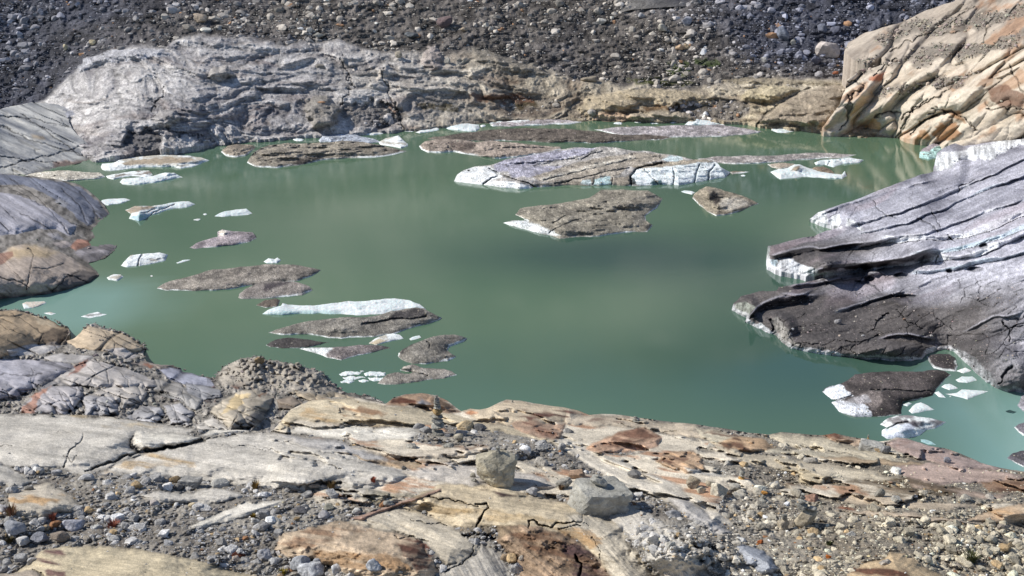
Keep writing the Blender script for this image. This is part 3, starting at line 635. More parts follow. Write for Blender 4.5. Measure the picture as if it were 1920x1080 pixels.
for p, c, o_ in (([(1630, 145), (1660, 136), (1650, 152), (1636, 152)], A(176, 92, 50), .8), ([(1750, 255), (1758, 232), (1790, 232), (1800, 250), (1790, 264), (1760, 264)], A(160, 112, 70), .8), ([(1718, 262), (1722, 245), (1740, 240), (1745, 262)], A(150, 100, 44), .7),
                 ([(1618, 245), (1625, 232), (1645, 222), (1652, 236), (1640, 250)], A(226, 168, 106), .7), ([(1850, 165), (1885, 160), (1920, 175), (1920, 200), (1880, 200), (1860, 190)], A(124, 92, 76), .8), ([(1765, 205), (1795, 208), (1815, 232), (1790, 225)], A(150, 110, 76), .8),
                 ([(1590, 220), (1610, 185), (1640, 170), (1620, 200), (1600, 235)], A(236, 190, 132), .5), ([(1830, 165), (1850, 140), (1880, 130), (1860, 160)], A(150, 116, 90), .7)):
    rr.paint(p, c, 5, 6, wf=.08, op=o_, seed=31)
for k, p in enumerate(([(1576, 248), (1590, 215), (1598, 190), (1592, 178)], [(1590, 150), (1620, 160), (1600, 175), (1585, 200)], [(1678, 258), (1700, 232), (1706, 210), (1740, 185)], [(1690, 220), (1720, 200), (1760, 180), (1790, 160)], [(1893, 120), (1905, 150), (1920, 175)],
                       [(1740, 210), (1780, 205), (1810, 225), (1830, 245)], [(1640, 220), (1665, 210), (1690, 214)], [(1680, 110), (1640, 140)], [(1845, 78), (1850, 40), (1870, 20)], [(1760, 60), (1800, 30), (1830, 10)], [(1670, 100), (1700, 78), (1740, 62), (1800, 60)],
                       [(1710, 250), (1730, 228), (1762, 214)], [(1850, 205), (1880, 200), (1920, 205)])):
    rr.crack(p, 2.2, 2.2, seed=k, warp=5)
rr.finish('orange_rock_slope', M_tan, -2, .4)

# ================================================================== GLACIER TONGUE
gl_poly = [(1750, 322), (1753, 303), (1757, 287), (1768, 278), (1782, 271), (1814, 261), (1817, 256), (1848, 241), (1878, 236), (1893, 230), (1920, 223), (2180, 160), (2180, 840), (1990, 770), (1935, 742), (1920, 738), (1903, 732), (1888, 737),
           (1868, 727), (1847, 716), (1827, 696), (1800, 672), (1788, 658), (1780, 654), (1757, 656), (1738, 662), (1728, 674), (1708, 677), (1648, 672), (1580, 668), (1513, 658), (1484, 655), (1468, 643), (1454, 627), (1443, 626), (1426, 618), (1411, 611), (1405, 608), (1397, 604), (1400, 594),
           (1385, 588), (1372, 581), (1376, 568), (1390, 555), (1424, 546), (1456, 545), (1461, 538), (1514, 528), (1560, 517), (1613, 507), (1580, 511), (1541, 516), (1527, 520), (1513, 519), (1480, 513), (1451, 505), (1438, 500), (1437, 487), (1440, 461), (1468, 455), (1490, 449), (1527, 443), (1548, 433), (1575, 426),
           (1553, 423), (1527, 415), (1518, 411), (1534, 398), (1557, 390), (1598, 377), (1647, 357), (1693, 340), (1724, 328), (1740, 325)]
class ZSheet(Sheet):
    def finish(s, name, mat, zbot=-.6, push=.25, kind='structure', extra=None):
        s.Y = Y_of_z(s.u, s.v, s.z0+s.H); s.P = at_Y(s.u, s.v, s.Y)
        V, Fc, Cc = add_skirt(s.P, s.faces, s.col, zbot, push)
        o = mesh_obj(name, V, Fc, mat, Cc); s.obj = o
        if kind: o['kind'] = kind
        s.build_lookup(); return o
def zsheet(poly, zc, step, seed=0, amp=.05):
    s = ZSheet(poly, [(0, 0, 100.), (1000, 0, 100.), (0, 1000, 100.001)], step, poly_amp=amp, seed=seed)
    zc = np.array(zc, float); s.z0 = np.maximum(tps(zc[:, :2], zc[:, 2], s.u, s.v), -.1)
    s.Y0 = Y_of_z(s.u, s.v, s.z0); s.P0 = at_Y(s.u, s.v, s.Y0); return s
def low_up(poly, u, v):
    """distance to the lower/side edges and to the upper edges of a polygon"""
    p = np.array(poly); q = np.roll(p, -1, 0); ar = ((p[:, 0]*q[:, 1]-q[:, 0]*p[:, 1]).sum())
    dl = np.full(u.shape, 1e9); du = dl.copy()
    for a_, b_ in zip(p, q):
        ex, ey = b_-a_; ny = -ex if ar > 0 else ex; L = math.hypot(ex, ey)+1e-9
        d = seg_dist([a_, b_], u, v)
        if ny/L < -.25: du = np.minimum(du, d)
        else: dl = np.minimum(dl, d)
    return dl, du
G = zsheet(gl_poly, [(1750, 322, 0), (1757, 287, .8), (1814, 261, 2), (1893, 230, 4), (1920, 223, 5), (2180, 160, 12), (1724, 328, 1.4), (1647, 357, 1.2), (1557, 390, .6), (1518, 411, 0), (1553, 423, 0), (1440, 480, 0), (1451, 505, 0), (1527, 520, 0), (1613, 507, 0),
    (1456, 545, .8), (1372, 581, 0), (1400, 600, 0), (1443, 626, 0), (1484, 655, 0), (1580, 668, 0), (1708, 677, 0), (1780, 655, 0), (1827, 696, 0), (1888, 737, 0), (1920, 738, 0), (2180, 840, 3),
    (1850, 300, 5.5), (1920, 280, 7), (1750, 370, 4), (1920, 370, 9), (1650, 420, 3), (1800, 430, 6.5), (1920, 460, 10), (1650, 470, 2.6), (1560, 480, 1.4), (1700, 520, 2.6), (1850, 540, 7), (1920, 580, 7), (1550, 580, 1.4), (1700, 600, 2.2), (1850, 640, 3), (1920, 680, 2.5), (2100, 500, 15), (2100, 300, 14), (2100, 650, 9)], 1.2, seed=21)
u, v = G.u, G.v
dl, du = low_up(G.poly, u, v)
Yk = G.Y0/F
# main ridge field: runs lower left to upper right, fans out
k_ = v+.36*(u-1440)+14*fbm(u*.006, v*.01, None, 3, 200)
rg = ridged(u*.003, k_*.020, 4, 201, .5); rg2 = ridged(u*.010, k_*.055, 4, 203, .55)
upz = sstep(600, 520, v+.1*(u-1600))
G.H = upz*(.45*rg+.10*rg2)+.14*fbm(u*.012, k_*.05, None, 3, 204)+.03*fbm(u*.15, v*.2, None, 3, 205)
t = np.clip(.5+.25*rg+.2*rg2+.3*fbm(u*.02, v*.05, None, 4, 206), 0, 1)[:, None]
t = np.clip(t+.22*fbm(u*.008, k_*.12, None, 4, 230)[:, None]+.14*fbm(u*.03, k_*.4, None, 3, 231)[:, None], 0, 1)
lav = A(110, 110, 124)*(1-t)+A(204, 204, 216)*t
drk = A(52, 49, 49)*(1-t)+A(104, 99, 98)*t
dm = np.clip(sstep(1760, 1500, u+60*fbm(u*.01, v*.02, None, 3, 207))*sstep(410, 470, v)+.95*sstep(540, 620, v+.12*(u-1500)+20*fbm(u*.012, v*.02, None, 3, 208))*sstep(2000, 1820, u), 0, 1)[:, None]
dm = np.maximum(dm, (sstep(640, 700, v)*sstep(1720, 1780, u)*.8)[:, None])
G.col = lav*(1-dm)+drk*dm
pk = (sstep(.1, .5, fbm(u*.008, k_*.03, None, 3, 209))*upz*.35)[:, None]; G.col = G.col*(1-pk)+A(178, 160, 168)*pk
WI, WB = A(242, 245, 250, .95), A(204, 224, 236, .95)
# front cliff: height in px varies along the edge
def cliffs(segs):
    for (cx, cy, rx, ry, hp) in segs:
        wgt = sstep(1.25, .75, np.sqrt(((u-cx)/rx)**2+((v-cy)/ry)**2))
        h = wgt*hp*Yk*(1-np.exp(-dl/(hp*.9)))
        G.H[:] = G.H+h
cliffs([(1535, 410, 70, 30, 22), (1490, 500, 75, 32, 30), (1580, 505, 70, 22, 14), (1385, 580, 35, 30, 20), (1440, 615, 50, 30, 20), (1560, 660, 130, 30, 15), (1690, 670, 90, 25, 13), (1840, 700, 90, 60, 18), (1760, 310, 50, 50, 24)])
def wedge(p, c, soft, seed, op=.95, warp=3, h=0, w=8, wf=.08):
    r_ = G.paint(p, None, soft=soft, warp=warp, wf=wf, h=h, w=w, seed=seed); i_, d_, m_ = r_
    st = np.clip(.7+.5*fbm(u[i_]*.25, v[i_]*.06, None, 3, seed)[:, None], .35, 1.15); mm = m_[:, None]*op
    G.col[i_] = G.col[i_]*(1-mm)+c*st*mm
# white / bare faces traced
wedge([(1518, 411), (1535, 398), (1548, 396), (1553, 408), (1550, 424), (1530, 417)], WI, 2, 1); wedge([(1556, 423), (1560, 404), (1574, 402), (1578, 424)], WI, 2, 2)
wedge([(1585, 424), (1588, 410), (1600, 412), (1608, 420), (1620, 432), (1616, 434), (1600, 424)], WI, 2, 3)
wedge([(1450, 505), (1462, 486), (1480, 484), (1500, 495), (1520, 500), (1540, 508), (1528, 519), (1480, 513)], WI, 3, 4); wedge([(1438, 500), (1440, 488), (1458, 485), (1450, 504)], WB, 3, 5)
wedge([(1437, 487), (1439, 462), (1444, 464), (1442, 486)], A(200, 210, 200), 1, 6)
wedge([(1372, 581), (1380, 568), (1398, 566), (1416, 575), (1400, 594)], A(168, 172, 162), 2, 7); wedge([(1396, 604), (1400, 598), (1408, 600), (1406, 608)], WI, 1, 8); wedge([(1411, 611), (1426, 606), (1443, 618), (1444, 626)], WI, 2, 9)
wedge([(1446, 596), (1456, 592), (1475, 612), (1490, 640), (1500, 650), (1484, 655), (1466, 642), (1455, 626)], A(170, 166, 160), 4, 10, warp=5)
wedge([(1788, 657), (1800, 652), (1820, 664), (1845, 690), (1868, 712), (1870, 727), (1847, 717), (1826, 697), (1800, 673)], A(178, 178, 182), 5, 11, warp=5)
wedge([(1755, 322), (1752, 300), (1762, 284), (1800, 283), (1850, 270), (1900, 262), (1960, 250), (1960, 266), (1900, 276), (1860, 298), (1800, 300), (1780, 318)], WI, 5, 12, warp=6, h=.9)
wedge([(1816, 257), (1850, 243), (1895, 233), (1960, 222), (1960, 234), (1890, 248), (1840, 254)], WI, 3, 13, warp=3)
# crevasses: polyline, width, depth; white wall beside it
WL = [([(1530, 404), (1600, 384), (1680, 356), (1770, 336)], 3, .35, 14, 0), ([(1585, 428), (1660, 408), (1760, 372), (1850, 333), (1925, 300), (2000, 270)], 5, .7, 22, .5), ([(1600, 442), (1650, 434), (1710, 416), (1780, 388), (1860, 352), (1930, 326), (2000, 300)], 5, .7, 20, .3),
      ([(1640, 460), (1700, 455), (1760, 450), (1815, 446), (1870, 426), (1925, 400), (2000, 370)], 15, 1.1, 26, .9), ([(1700, 480), (1790, 471), (1850, 456), (1925, 430), (2000, 410)], 11, .8, 20, .8), ([(1625, 507), (1690, 497), (1760, 490), (1830, 482), (1872, 464), (1925, 442), (2000, 420)], 14, 1.1, 24, .9),
      ([(1530, 518), (1575, 512), (1613, 506), (1700, 491), (1770, 474)], 16, 1.5, 34, -1), ([(1446, 487), (1480, 478), (1530, 470), (1600, 463), (1680, 456)], 9, .9, 16, -1), ([(1700, 514), (1770, 509), (1850, 491), (1925, 476), (2000, 460)], 9, .7, 24, .6), ([(1404, 600), (1420, 584), (1460, 573), (1510, 568), (1550, 556)], 16, 1.0, 22, -1),
      ([(1560, 588), (1620, 570), (1662, 557), (1705, 548)], 8, .6, 20, .4), ([(1456, 556), (1500, 556), (1530, 548)], 6, .5, 10, -.6), ([(1470, 545), (1540, 533), (1620, 520), (1660, 516)], 6, .5, 14, -.4), ([(1590, 472), (1680, 448), (1740, 440), (1800, 418), (1860, 396), (1925, 376)], 5, .6, 16, .5), ([(1640, 640), (1700, 628), (1760, 640)], 5, .3, 18, -.5), ([(1800, 628), (1860, 600), (1925, 585)], 4, .3, 20, 0)]
for k, (pl, wp, am, LL, tint) in enumerate(WL):
    p = np.array(pl, float); wob = 3.2*fbm(u*.03, v*.01, None, 3, 500+k); lv_ = np.interp(u, p[:, 0], p[:, 1])+wob; dv = lv_-v
    fade = sstep(p[0, 0], p[0, 0]+26, u)*sstep(p[-1, 0], p[-1, 0]-26, u) if tint >= 0 or k not in (6, 7, 9) else sstep(p[0, 0]-3, p[0, 0]+6, u)*sstep(p[-1, 0], p[-1, 0]-40, u)
    wl_ = wp*(.75+.5*vnoise(u*.02, v*0, None, 520+k)); am *= .62 if tint >= 0 else .85; G.H += am*fade*sstep(0, wl_, dv)*np.exp(-np.maximum(dv-wl_, 0)/LL)-.25*am*fade*np.exp(-(np.minimum(dv, 0)/7)**2)*(dv < 0)
    w_ = sstep(-1, 1.5, dv)*sstep(wl_+1, wl_-1.5, dv)*fade; rimw = sstep(wl_-2, wl_, dv)*sstep(wl_+4, wl_+1, dv)*fade
    if tint > 0:
        m_ = (w_*min(1, tint*1.2)*np.clip(.75+.6*vnoise(u*.025, v*.02, None, 540+k), 0, 1))[:, None]; G.col = G.col*(1-m_)+(WI*.9 if k % 2 else WB*.85)*m_
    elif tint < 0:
        m_ = (w_*-tint*.8)[:, None]; G.col = G.col*(1-m_)+A(44, 40, 40)*m_  # dark walls carry their shade in the colour
    m_ = (rimw*.35)[:, None]; G.col = G.col*(1-m_)+A(214, 212, 224)*m_
    cr_ = (sstep(2.0, .4, np.abs(dv+.8))*fade*(.35 if tint >= 0 else .6)*np.clip(.6+.7*vnoise(u*.03, v*.0, None, 560+k), 0, 1))[:, None]; G.col = G.col*(1-cr_)+A(40, 44, 56)*cr_
CR = [([(1443, 596), (1452, 610), (1450, 622)], 3, 0), ([(1638, 618), (1645, 600), (1665, 590)], 2.4, 0), ([(1628, 640), (1645, 628)], 4.0, 0), ([(1585, 640), (1630, 640)], 1.6, 0), ([(1600, 525), (1640, 535), (1650, 545)], 2.4, 0), ([(1640, 375), (1645, 390), (1680, 410)], 1.6, 0),
      ([(1720, 410), (1745, 420), (1760, 435)], 1.8, 0), ([(1795, 365), (1800, 350), (1830, 340)], 1.6, 0), ([(1750, 400), (1762, 430)], 1.5, 0), ([(1880, 605), (1895, 618), (1890, 640)], 1.8, 0), ([(1872, 720), (1885, 700), (1895, 690)], 3.4, 0), ([(1897, 612), (1930, 600)], 1.2, 0), ([(1775, 440), (1790, 455)], 1.8, 0), ([(1755, 495), (1760, 480)], 1.6, 0), ([(1730, 615), (1700, 600), (1680, 580)], 1.2, 0)]
for k, (pl, wd, wl) in enumerate(CR): G.crack(pl, wd, .5, col=(.03, .035, .045), warp=4, seed=k, op=.9)
for (cx, cy, rx, ry) in ((1690, 517, 14, 6), (1630, 523, 10, 5), (1830, 505, 16, 5), (1700, 556, 20, 4), (1780, 508, 6, 4), (1845, 462, 9, 6)):
    q = np.sqrt(((u-cx)/rx)**2+((v-cy)/ry)**2); m_ = sstep(1.2, .6, q); G.H -= .45*m_; G.col *= (1-.45*m_)[:, None]
# side wall, its shade painted in as dark colour
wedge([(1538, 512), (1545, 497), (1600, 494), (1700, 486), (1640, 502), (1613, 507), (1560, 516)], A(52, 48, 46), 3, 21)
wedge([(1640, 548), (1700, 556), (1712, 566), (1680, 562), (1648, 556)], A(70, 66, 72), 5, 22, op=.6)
_a, _b2, _ = voro((u*.94-v*.34)/60+.5*fbm(u*.02, v*.02, None, 3, 570), (v*.94+.34*u)/24+.5*fbm(u*.02, v*.02, None, 3, 571), 572)
_m = sstep(.05, .0, _b2-_a)*sstep(-.1, .3, vnoise(u*.012, v*.02, None, 573)); G.H -= .10*_m; G.col *= (1-.42*_m)[:, None]
_s = .14*fbm(u*.05, k_*.16, None, 4, 575); G.H += .12*upz*_s; G.col *= (1+_s)[:, None]
# white waterline rim
rim = (sstep(8, 3.0, dl+3*fbm(u*.09, v*.09, None, 3, 222))*sstep(380, 400, v)*np.clip(.75+.8*fbm(u*.03, v*.03, None, 2, 224), .25, 1))[:, None]
G.col = G.col*(1-rim)+A(225, 225, 230, .85)*rim
gm = np.clip(1+.22*fbm(G.P0[:, 0]*3, G.P0[:, 1]*2, None, 3, 225), .6, 1.5)[:, None]; G.col *= gm*np.clip(1+.20*rng.normal(size=(G.n, 1)), .45, 1.6)
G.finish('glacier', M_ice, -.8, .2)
# stones riding on the ice
for (bu, bv, bw, bh, bc, lab) in ((1571, 601, 15, 13, (150, 148, 150), 'grey angular boulder standing on the dark ice near the glacier front'), (1487, 617, 7, 5, (190, 190, 192), 'small pale stone on the dark ice edge left of the grey boulder'), (1697, 600, 7, 4, (170, 140, 120), 'small brownish stone on the lavender ice right of the grey boulder'),
        (1749, 631, 8, 4, (200, 196, 192), 'flat pale stone on the ice above the inlet'), (1619, 629, 7, 4, (196, 194, 192), 'small pale stone beside the short dark crack in the ice'), (1577, 629, 7, 4, (200, 184, 170), 'small warm pale stone on dark ice below the grey boulder')):
    i = G.near(bu, bv+bh*.4); k = G.Y[i]/F; stone('stone', G.P[i], bw*k, bh*k*1.15, A(*bc), M_stone, lab, 'stone', kind='ang', sub=2)
n = 1500; gu = rng.uniform(1400, 1920, n); gv = rng.uniform(540, 735, n); ii = [G.near(a_, b_) for a_, b_ in zip(gu, gv)]; ii = np.array([i for i in ii if i is not None])
sz = rng.pareto(3, len(ii))*.9+.8; sz = np.clip(sz, .7, 3); scatter_mesh('grit', M_stone, G.P[ii], sz*G.Y[ii]/F, np.full(len(ii), .6), jit_col(A(165, 155, 150), len(ii), .35), np.ones(len(ii), int), 'grit and pebbles strewn over the glacier surface', 'grit', nvar=5)

# ================================================================== ICE FLOES
def T(ox, oy, *z):      # traced on an enlargement: three times, from origin ox, oy
    return [(ox+z[i]/3., oy+z[i+1]/3.) for i in range(0, len(z), 2)]
DW, DG, DB, DM = A(242, 247, 247, .95), A(154, 149, 136), A(196, 188, 172), A(170, 162, 162)
GRIT = []
def berg(label, poly, hp, style, back=.6, dirt=DG, rim=3., feats=(), cracks=(), cat='ice floe', group=None, name='ice_floe', rough=.05, humps=(), bumpy=.16):
    dirt = (dirt*.8+.2*dirt.mean())*1.12 if style == 'dirty' else dirt
    sd_ = abs(hash(round(poly[0][0]*7+poly[0][1]*13))) % 1000
    poly2 = poly; ext = np.ptp(np.array(poly), axis=0); big = max(ext)
    s = zsheet(poly2, [(0, 0, 0), (1000, 0, 0), (0, 1000, 0), (1000, 1000, .0)], .9 if big < 120 else 1.15, sd_, rough)
    s.z0[:] = 0
    u, v = s.u, s.v; k = s.Y0/F; dl, du = low_up(s.poly, u, v)
    hp = hp*1.2 if style == 'dirty' and hp < 20 else hp
    w_ = max(hp*1.05, 2.)
    env = (1-np.exp(-dl/w_))*(1-(1-back)*np.exp(-du/w_))
    x, y = s.P0[:, 0], s.P0[:, 1]; fr = 60./max(big, 14.)
    nz = fbm(x*.35*fr**.3+sd_, y*.25, None, 4, sd_ % 50); nf = fbm(x*1.8, y*1.2, None, 3, 7)
    H = hp*k*env*(1+(.4 if hp < 20 else .14)*nz)+bumpy*nf*k*min(hp, 6)*env
    for (cx, cy, rx, ry, a_) in humps:
        q = np.sqrt(((u-cx)/rx)**2+((v-cy)/ry)**2); H = H+a_*k*np.exp(-q*q*1.3)*(1-np.exp(-dl/3.))
    s.H = np.maximum(H, 0)-.01
    n1 = fbm(x*.5, y*.35, None, 4, 30+sd_ % 9)
    if style == 'white':
        t = np.clip(.8+.25*n1, 0, 1)[:, None]; s.col = DW*t+A(190, 214, 216, .85)*(1-t)
    elif style == 'mixed':
        m_ = sstep(-.15, .3, n1+.35*nf)[:, None]*sstep(1, 5, dl)[:, None]; s.col = DW*(1-m_*.85)+dirt*m_*.85
    else:
        t = np.clip(.5+.5*n1+.25*nf, 0, 1)[:, None]; base = dirt*(.62+.6*t)
        pat = np.clip(.5+1.1*vnoise(u*.035, v*.05, None, sd_ % 40), .1, 1)
        m_ = (sstep(rim*1.25, rim*.5, dl+1.2*nf)*pat)[:, None]; s.col = base*(1-m_)+DW*.9*m_
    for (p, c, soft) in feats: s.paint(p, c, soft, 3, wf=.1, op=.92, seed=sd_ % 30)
    for c_ in cracks:
        s.crack(c_[0], c_[1], c_[2] if len(c_) > 2 else .3, col=(.05, .055, .06), warp=2, seed=sd_ % 20, op=.75)
    s.col = s.col*np.clip(1+(.20 if style == 'dirty' else .05)*fbm(x*3, y*2.4, None, 3, 60)+(.34*np.abs(rng.normal(size=s.n))**1.6-.2 if style == 'dirty' else .03*rng.normal(size=s.n)), .4, 2.2)[:, None]
    if style == 'dirty' and big > 60:
        pl_ = fbm(x*.9+3, y*.5, None, 3, 45+sd_ % 20); s.col = s.col*(1-.30*sstep(.2, .5, pl_))[:, None]*(1+.25*sstep(-.15, -.5, pl_))[:, None]
    o = s.finish(name, M_white if style == 'white' else M_berg, -.4, .15, kind=None)
    tag(o, label, cat, group)
    if style == 'dirty':
        q_ = np.nonzero(s.d > 2.5)[0]; q_ = rng.choice(q_, min(len(q_), int(len(q_)*.035))) if len(q_) else q_; GRIT.append((s.P[q_], s.Y[q_]/F))
    return s
Az, Bz, Cz, Dz, Ez, Gz = (0, 0), (640, 0), (1280, 0), (0, 360), (440, 400), (1280, 540)
berg('long low floe of white ice with brown dirt on top, near the far left shore', T(*Az, 567,940,575,920,640,915,680,895,800,880,900,872,1060,875,1130,885,1180,903,1140,915,1080,940,1020,948,960,938,800,940,720,950,620,962,575,955), 8, 'mixed', dirt=DB,
     feats=[([(215, 313), (235, 303), (285, 296), (350, 295), (375, 300), (340, 306), (260, 309)], A(176, 158, 134), 4), ([(190, 316), (192, 307), (222, 305), (238, 311), (205, 318)], DW, 2)])
berg('thin dark strip of floating debris behind the brown-topped white floe', T(*Az, 705,878,760,866,900,860,1065,852,1000,870,880,877,760,882), 1.5, 'dirty', dirt=A(96, 84, 74), rim=.1)
berg('low beige floe touching the grey rocks on the far left shore', T(*Az, 130,992,170,978,250,965,350,958,480,968,560,970,595,995,560,1005,450,1015,380,1022,290,1018), 5, 'dirty', dirt=DB)
berg('white floe with dark streaked top between the beige floe and the curved white one', T(*Az, 595,990,660,978,760,962,840,960,860,985,820,998,740,990,680,1000,640,1010,605,1002), 5, 'mixed', dirt=A(130, 112, 96))
berg('curved snake-shaped white floe at the left', T(*Az, 672,1025,690,1005,760,1000,860,990,930,970,980,972,1030,998,980,1005,930,1015,860,1030,760,1040,690,1038), 7, 'white', back=.8, humps=[(315, 326, 12, 5, 3)])
berg('tiny white fragment by the far left rock slab', T(*Az, 555,905,575,897,605,903,590,912,560,911), 2, 'white')
berg('small white floe off the grey far bank, left one of a pair', T(*Az, 950,840,1000,825,1035,832,1010,848,960,850), 3, 'white')
berg('small white floe off the grey far bank, right one of a pair', T(*Az, 1055,832,1060,818,1100,814,1140,811,1145,826,1100,829,1065,836), 2.5, 'white')
berg('small white fragment left of the blue-grey floe', T(*Az, 1705,768,1730,762,1770,768,1745,778), 2, 'white')
berg('jagged white fragment against the far bank beside the blue-grey floe', T(*Az, 1780,766,1800,750,1850,742,1885,750,1850,768,1790,773), 3, 'white')
berg('smooth blue-grey floe behind the large dirty floe at upper left', [(597, 263), (605, 255), (625, 252), (645, 251), (665, 252), (700, 260), (715, 267), (690, 269), (640, 266), (600, 267)], 6, 'dirty', dirt=A(178, 186, 200), rim=1)
berg('small pointed beige floe at the left end of the large dirty floe', T(*Az, 1242,855,1280,820,1330,810,1420,815,1440,830,1400,865,1380,878,1310,885,1270,877), 7, 'dirty', dirt=A(160, 146, 128), humps=[(435, 278, 12, 5, 3)])
berg('large grey-brown dirty floe at upper left of the lake', [(463, 305), (475, 287), (490, 277), (505, 272), (540, 268), (600, 267), (640, 264), (690, 268), (740, 278), (763, 284), (740, 290), (640, 298), (600, 301), (560, 310), (520, 315), (480, 313)], 14, 'dirty', back=.8, dirt=A(152, 142, 126),
     feats=[([(540, 312), (560, 300), (600, 292), (610, 298), (570, 308)], A(70, 64, 60), 5)], cracks=[([(463, 298), (490, 280), (520, 272)], 3, .4)])
berg('white and brown triangular floe tilted beside the grey-brown floe', [(710, 267), (723, 259), (747, 254), (765, 270), (765, 274), (752, 278), (730, 274), (712, 271)], 8, 'mixed', dirt=DB, feats=[([(722, 264), (747, 255), (762, 268), (740, 268)], DW, 2)])
for lab, pl, hp, st in (('brown-topped small iceberg at the left end of the row by the far bank', T(*Bz, 70,752,95,735,150,712,170,712,210,738,240,752,180,760,100,758), 7, 'mixed'),
        ('small pale blue iceberg right of the brown-topped one by the far bank', T(*Bz, 245,748,262,715,310,697,342,725,320,745,270,752), 9, 'white'),
        ('sharp little pyramid of blue-white ice by the far bank', T(*Bz, 340,738,352,712,370,693,400,712,412,728,385,742), 10, 'white'),
        ('white pointed iceberg behind the flat white floe by the far bank', T(*Bz, 412,722,430,705,455,690,485,698,498,712,470,724), 8, 'white'),
        ('flat white floe in front of the row of small icebergs', T(*Bz, 415,745,450,730,500,728,548,713,550,732,500,742,440,750), 3, 'white'),
        ('jagged white floe, widest of the row by the far bank', T(*Bz, 575,718,600,705,640,694,690,690,740,698,775,702,778,724,760,738,700,738,640,732,600,727), 7, 'white'),
        ('flat white strip of ice by the tan far bank', T(*Bz, 815,692,850,684,900,679,925,688,890,692,850,697), 2.5, 'white'),
        ('low blue-white chunk between the brown-topped iceberg and the pale blue one', T(*Bz, 195,735,215,718,250,716,255,732,220,742), 4, 'white')):
    berg(lab, pl, hp, st, dirt=DB, name='ice_floe')
berg('flat mauve floe with white edge close to the tan far bank', T(*Bz, 835,702,930,682,1060,672,1250,671,1370,685,1300,697,1100,705,960,713,850,711), 3, 'dirty', dirt=A(176, 166, 168), feats=[(T(*Bz, 925,685,960,674,1100,672,1080,680,960,690), DW, 1)])
berg('very long dark gravel-covered floe near the far shore', [(800, 260), (815, 256), (840, 254), (893, 247), (923, 243), (1007, 241), (1073, 242), (1113, 246), (1160, 252), (1263, 257), (1240, 262), (1173, 265), (1140, 268), (1073, 267), (1007, 266), (940, 263), (893, 264), (830, 265)], 5, 'dirty', dirt=A(106, 96, 86), rim=1)
berg('long flat mauve-grey floe near the far shore, right of the dark gravel floe', [(1113, 243), (1180, 238), (1280, 235), (1347, 233), (1400, 241), (1428, 246), (1423, 249), (1380, 253), (1330, 256), (1280, 257), (1240, 257), (1160, 253)], 4, 'dirty', dirt=A(168, 160, 162), rim=2)
berg('broad beige floe behind the main iceberg', T(*Bz, 437,823,470,795,560,780,680,785,760,800,850,790,950,800,1100,815,1230,825,1240,842,1160,862,1080,872,950,887,900,893,820,885,720,870,640,855,560,860,490,858,450,842), 8, 'dirty', dirt=A(164, 148, 134), rim=3,
     feats=[(T(*Bz, 600,800,680,800,760,810,740,840,660,850,620,835), A(110, 98, 90), 6)], cracks=[(T(*Bz, 600,818,615,835,625,845), 2.2, .3)])
MB = [(851, 340), (858, 327), (872, 318), (890, 312), (906, 311), (925, 308), (948, 299), (1000, 290), (1045, 281), (1077, 276), (1110, 278), (1125, 275), (1150, 276), (1175, 281), (1215, 283), (1250, 289), (1275, 293), (1300, 299), (1335, 298), (1343, 303), (1352, 314), (1370, 323), (1361, 333), (1330, 338), (1300, 343), (1273, 348),
      (1230, 347), (1173, 349), (1140, 347), (1107, 348), (1070, 347), (1040, 350), (1003, 352), (973, 355), (940, 352), (907, 347), (873, 343)]
MBf = [([(851, 340), (858, 326), (880, 315), (910, 312), (930, 318), (940, 330), (920, 340), (960, 340), (1003, 352), (970, 356), (900, 347)], A(246, 249, 250, .98), 4), ([(946, 300), (1040, 283), (1118, 276), (1100, 290), (1030, 302), (990, 312), (960, 320), (930, 322), (925, 310)], A(176, 174, 190), 4), ([(950, 318), (1010, 310), (1060, 312), (1000, 330), (960, 334)], A(172, 170, 184), 4),
       ([(1000, 330), (1100, 300), (1200, 285), (1250, 290), (1240, 300), (1180, 312), (1160, 330), (1060, 346), (1010, 340)], A(176, 166, 152), 3), ([(1000, 346), (1060, 342), (1110, 336), (1180, 330), (1180, 349), (1100, 348), (1040, 350)], A(150, 140, 126), 3), ([(1010, 336), (1110, 308), (1190, 292), (1195, 296), (1110, 316), (1020, 342)], A(206, 198, 184), 2),
       ([(1113, 347), (1115, 335), (1145, 331), (1146, 347)], A(196, 222, 224, .85), 2), ([(1090, 346), (1092, 337), (1108, 336), (1110, 346)], A(206, 222, 224, .85), 2), ([(1184, 325), (1200, 314), (1260, 308), (1320, 301), (1345, 306), (1370, 323), (1361, 333), (1300, 343), (1270, 348), (1200, 347), (1185, 340)], A(232, 243, 246, .95), 2),
       ([(1240, 300), (1255, 292), (1278, 293), (1284, 302), (1262, 306)], A(214, 232, 236, .85), 2), ([(1180, 311), (1250, 303), (1320, 298), (1335, 302), (1270, 310), (1200, 317)], A(170, 158, 140), 2), ([(1220, 347), (1224, 337), (1240, 338), (1243, 347)], A(60, 110, 120, .5), 2), ([(1178, 346), (1180, 333), (1190, 334), (1192, 345)], A(20, 40, 48, .4), 2)]
